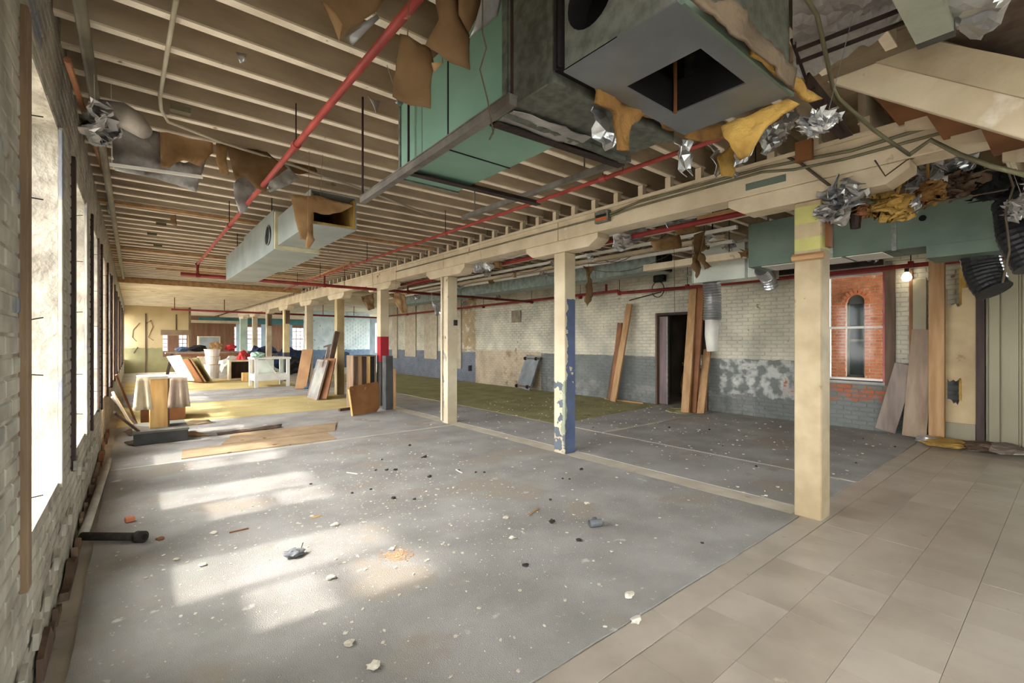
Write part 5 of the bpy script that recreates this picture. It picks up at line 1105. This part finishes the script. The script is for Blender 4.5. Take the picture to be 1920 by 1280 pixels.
# ================================================================ debris on the floor
chips = MB(); rn = random.Random(5)
def chip(mb, x, y, s, z=.013):
    a = rn.uniform(0, 6.28); n = rn.randint(4, 6); el = rn.uniform(.4, 1); pts = []
    for i in range(n): q = 6.283*i/n+rn.uniform(-.3, .3); u, v_ = math.cos(q)*s, math.sin(q)*s*el; pts.append(V(x+u*math.cos(a)-v_*math.sin(a), y+u*math.sin(a)+v_*math.cos(a), z))
    mb.prism(pts, (rn.uniform(-.1,.1)*s, rn.uniform(-.1,.1)*s, s*rn.uniform(.15, .5)))
for i in range(3000):
    while True:
        x = rn.uniform(-.1, 4.2); y = rn.uniform(1.5, 6.7); 
        f = math.exp(-((x-1.6)**2/1.6+(y-4.2)**2/2.6))+.08
        if rn.random() < f: break
    chip(chips, x, y, rn.choice((.002, .0025, .003, .003, .004, .005, .006, .012)))
for i in range(700): chip(chips, rn.uniform(4.5, 9.1), rn.uniform(1.6, 9), rn.choice((.005, .007, .01, .016)))
for i in range(300): chip(chips, rn.uniform(0, 4.2), rn.uniform(7, 16), rn.choice((.006, .01, .015)))
o = obj('plaster_chips', chips, m_chip, origin=False); o['kind'] = 'stuff'; tag(o, 'scatter of tiny pale plaster chips over the grey carpets', 'debris')
dust = MB()
for i in range(260): p = QZ(742, 1045, 0); chip(dust, p.x+rn.gauss(0, .05), p.y+rn.gauss(0, .05), rn.choice((.004, .006, .008)))
o = obj('sawdust', dust, M('tan crumbs', (206,164,126), None, 9), origin=False); o['kind'] = 'stuff'; tag(o, 'small heap of tan crumbs near the worn carpet patch', 'debris')
LP = [(660,925),(738,935),(695,918),(805,895),(797,858),(742,882),(705,882),(725,882),(860,882),(892,886),(908,886),(777,937),(1032,938),(985,1062),(1085,1014),(1035,980),(1090,881),(1055,898),(1068,899),(1317,1019),(768,836),(716,862),(583,908),(1355,836),(1330,806),(1640,800),(1618,823),(1678,838),(1605,868),(1255,802),(1112,802),(1418,875)]
lp = None
for i, (x, y) in enumerate(LP):
    p = QZ(x, y, .013); s = rn.uniform(.010, .020)
    o = clump('debris_lump', p, (s*1.2, s, s*.6), m_lump, .6, 1.8, 2, seed=i+200); o.location.z = .0125
    tag(o, 'small dark lump of debris lying on the grey carpet', 'debris', 'dark lumps on the carpet')
WP = [(620,1085),(655,1208),(700,1252),(585,968),(628,985),(400,1000),(735,1030),(948,972),(960,1010),(950,822),(1192,1165),(1180,1118),(380,1060),(330,1050),(1100,945),(808,797),(1725,795),(1660,795)]
for i, (x, y) in enumerate(WP):
    p = QZ(x, y, .013); s = rn.uniform(.012, .026); o = clump('plaster_lump', p, (s*1.3, s, s*.5), m_chip, .6, 1.8, 2, seed=i+300); o.location.z = .0125 if y < 1230 or x < 1000 else .008
    tag(o, 'small white lump of plaster lying on the floor', 'debris', 'white plaster lumps')
p = QZ(1117, 987, .013)
t = thing('plastic_fitting', 'grey plastic pipe fitting on the near grey carpet', 'pipe fitting', (p.x, p.y, .0125)); r_ = .028
obj('body', MB().tube([p+V(-.05,.02,.03), p+V(.04,-.02,.03)], [.03,.026], 14, caps=False), m_plastic, t); obj('branch', MB().tube([p+V(0,0,.03), p+V(.035,.045,.035)], .022, 12, caps=False), m_plastic, t)
for c_ in t.children: c_.modifiers.new('thickness', 'SOLIDIFY').thickness = .004
p = QZ(243, 978, .013); tag(obj('brick_bit', MB().bar(p+V(-.03,0,.02), p+V(.03,.01,.02), .05, .04), m_brick, bevel=.006), 'broken bit of red brick on the carpet by the black pipe', 'brick')
p = QZ(300, 1012, .013); tag(obj('wood_chip', MB().bar(p+V(-.02,0,.008), p+V(.02,.02,.008), .03, .012), m_woodr), 'orange wood chip right of the black elbow', 'wood chip')
p = QZ(552, 1043, .013)
o = clump('mortar_lump', p, (.06,.045,.022), m_plastic, .5, 2, 3, seed=77); o.location.z = .0125; tag(o, 'grey mortar lump with a twig on the near carpet', 'debris')
tag(obj('twig', MB().tube([p+V(.03,0,.004), p+V(.06,.02,.07)], .003, 5), m_lump), 'dark twig standing by the grey mortar lump', 'twig')
for i, (x0, y0, x1, y1, m) in enumerate(((430,998,466,990,m_woodr),(650,885,670,888,m_white),(1010,952,990,966,m_kraft),(585,970,602,966,m_ply),(855,880,866,886,m_white),(790,858,800,853,m_lump))):
    a, b = QZ(x0, y0, .018), QZ(x1, y1, .018); tag(obj('splinter', MB().bar(a, b, .012, .008), m), ['brown splinter in the sun patch on the carpet', 'white stick on the carpet left of centre', 'tan splinter near the grey fitting', 'pale splinter near the brown one', 'second white stick on the carpet', 'black splinter near the cracked post'][i], 'splinter')
# portals: tell the renderer where daylight enters (no light of their own)
def portal(loc, rot, sx, sy):
    l = bpy.data.lights.new('portal', 'AREA'); l.shape = 'RECTANGLE'; l.size = sx; l.size_y = sy; l.cycles.is_portal = True
    o = bpy.data.objects.new('portal', l); col.objects.link(o); o.location = loc; o.rotation_euler = rot
zc = (WZ0+WZ1)/2
for y in WY: portal((XL-.44, y, zc), (0, -math.pi/2, 0), WZ1-WZ0, 2*WW)
portal((XR+.42, yc if False else 2.42, 1.7), (0, math.pi/2, 0), 1.85, .9)
for (a, b, c, d) in WINADD: portal((XR+.42, (a+b)/2, (c+d)/2), (0, math.pi/2, 0), d-c, b-a)
for (a, b, c, d) in bh: portal(((a+b)/2, YN-.42, (c+d)/2), (math.pi/2, 0, 0), b-a, d-c)
for (a, b, c, d) in FW: portal(((a+b)/2, YF+.42, (c+d)/2), (-math.pi/2, 0, 0), b-a, d-c)
for (a, b, c, d) in SWADD: portal((13.05, (a+b)/2, (c+d)/2), (0, math.pi/2, 0), d-c, b-a)
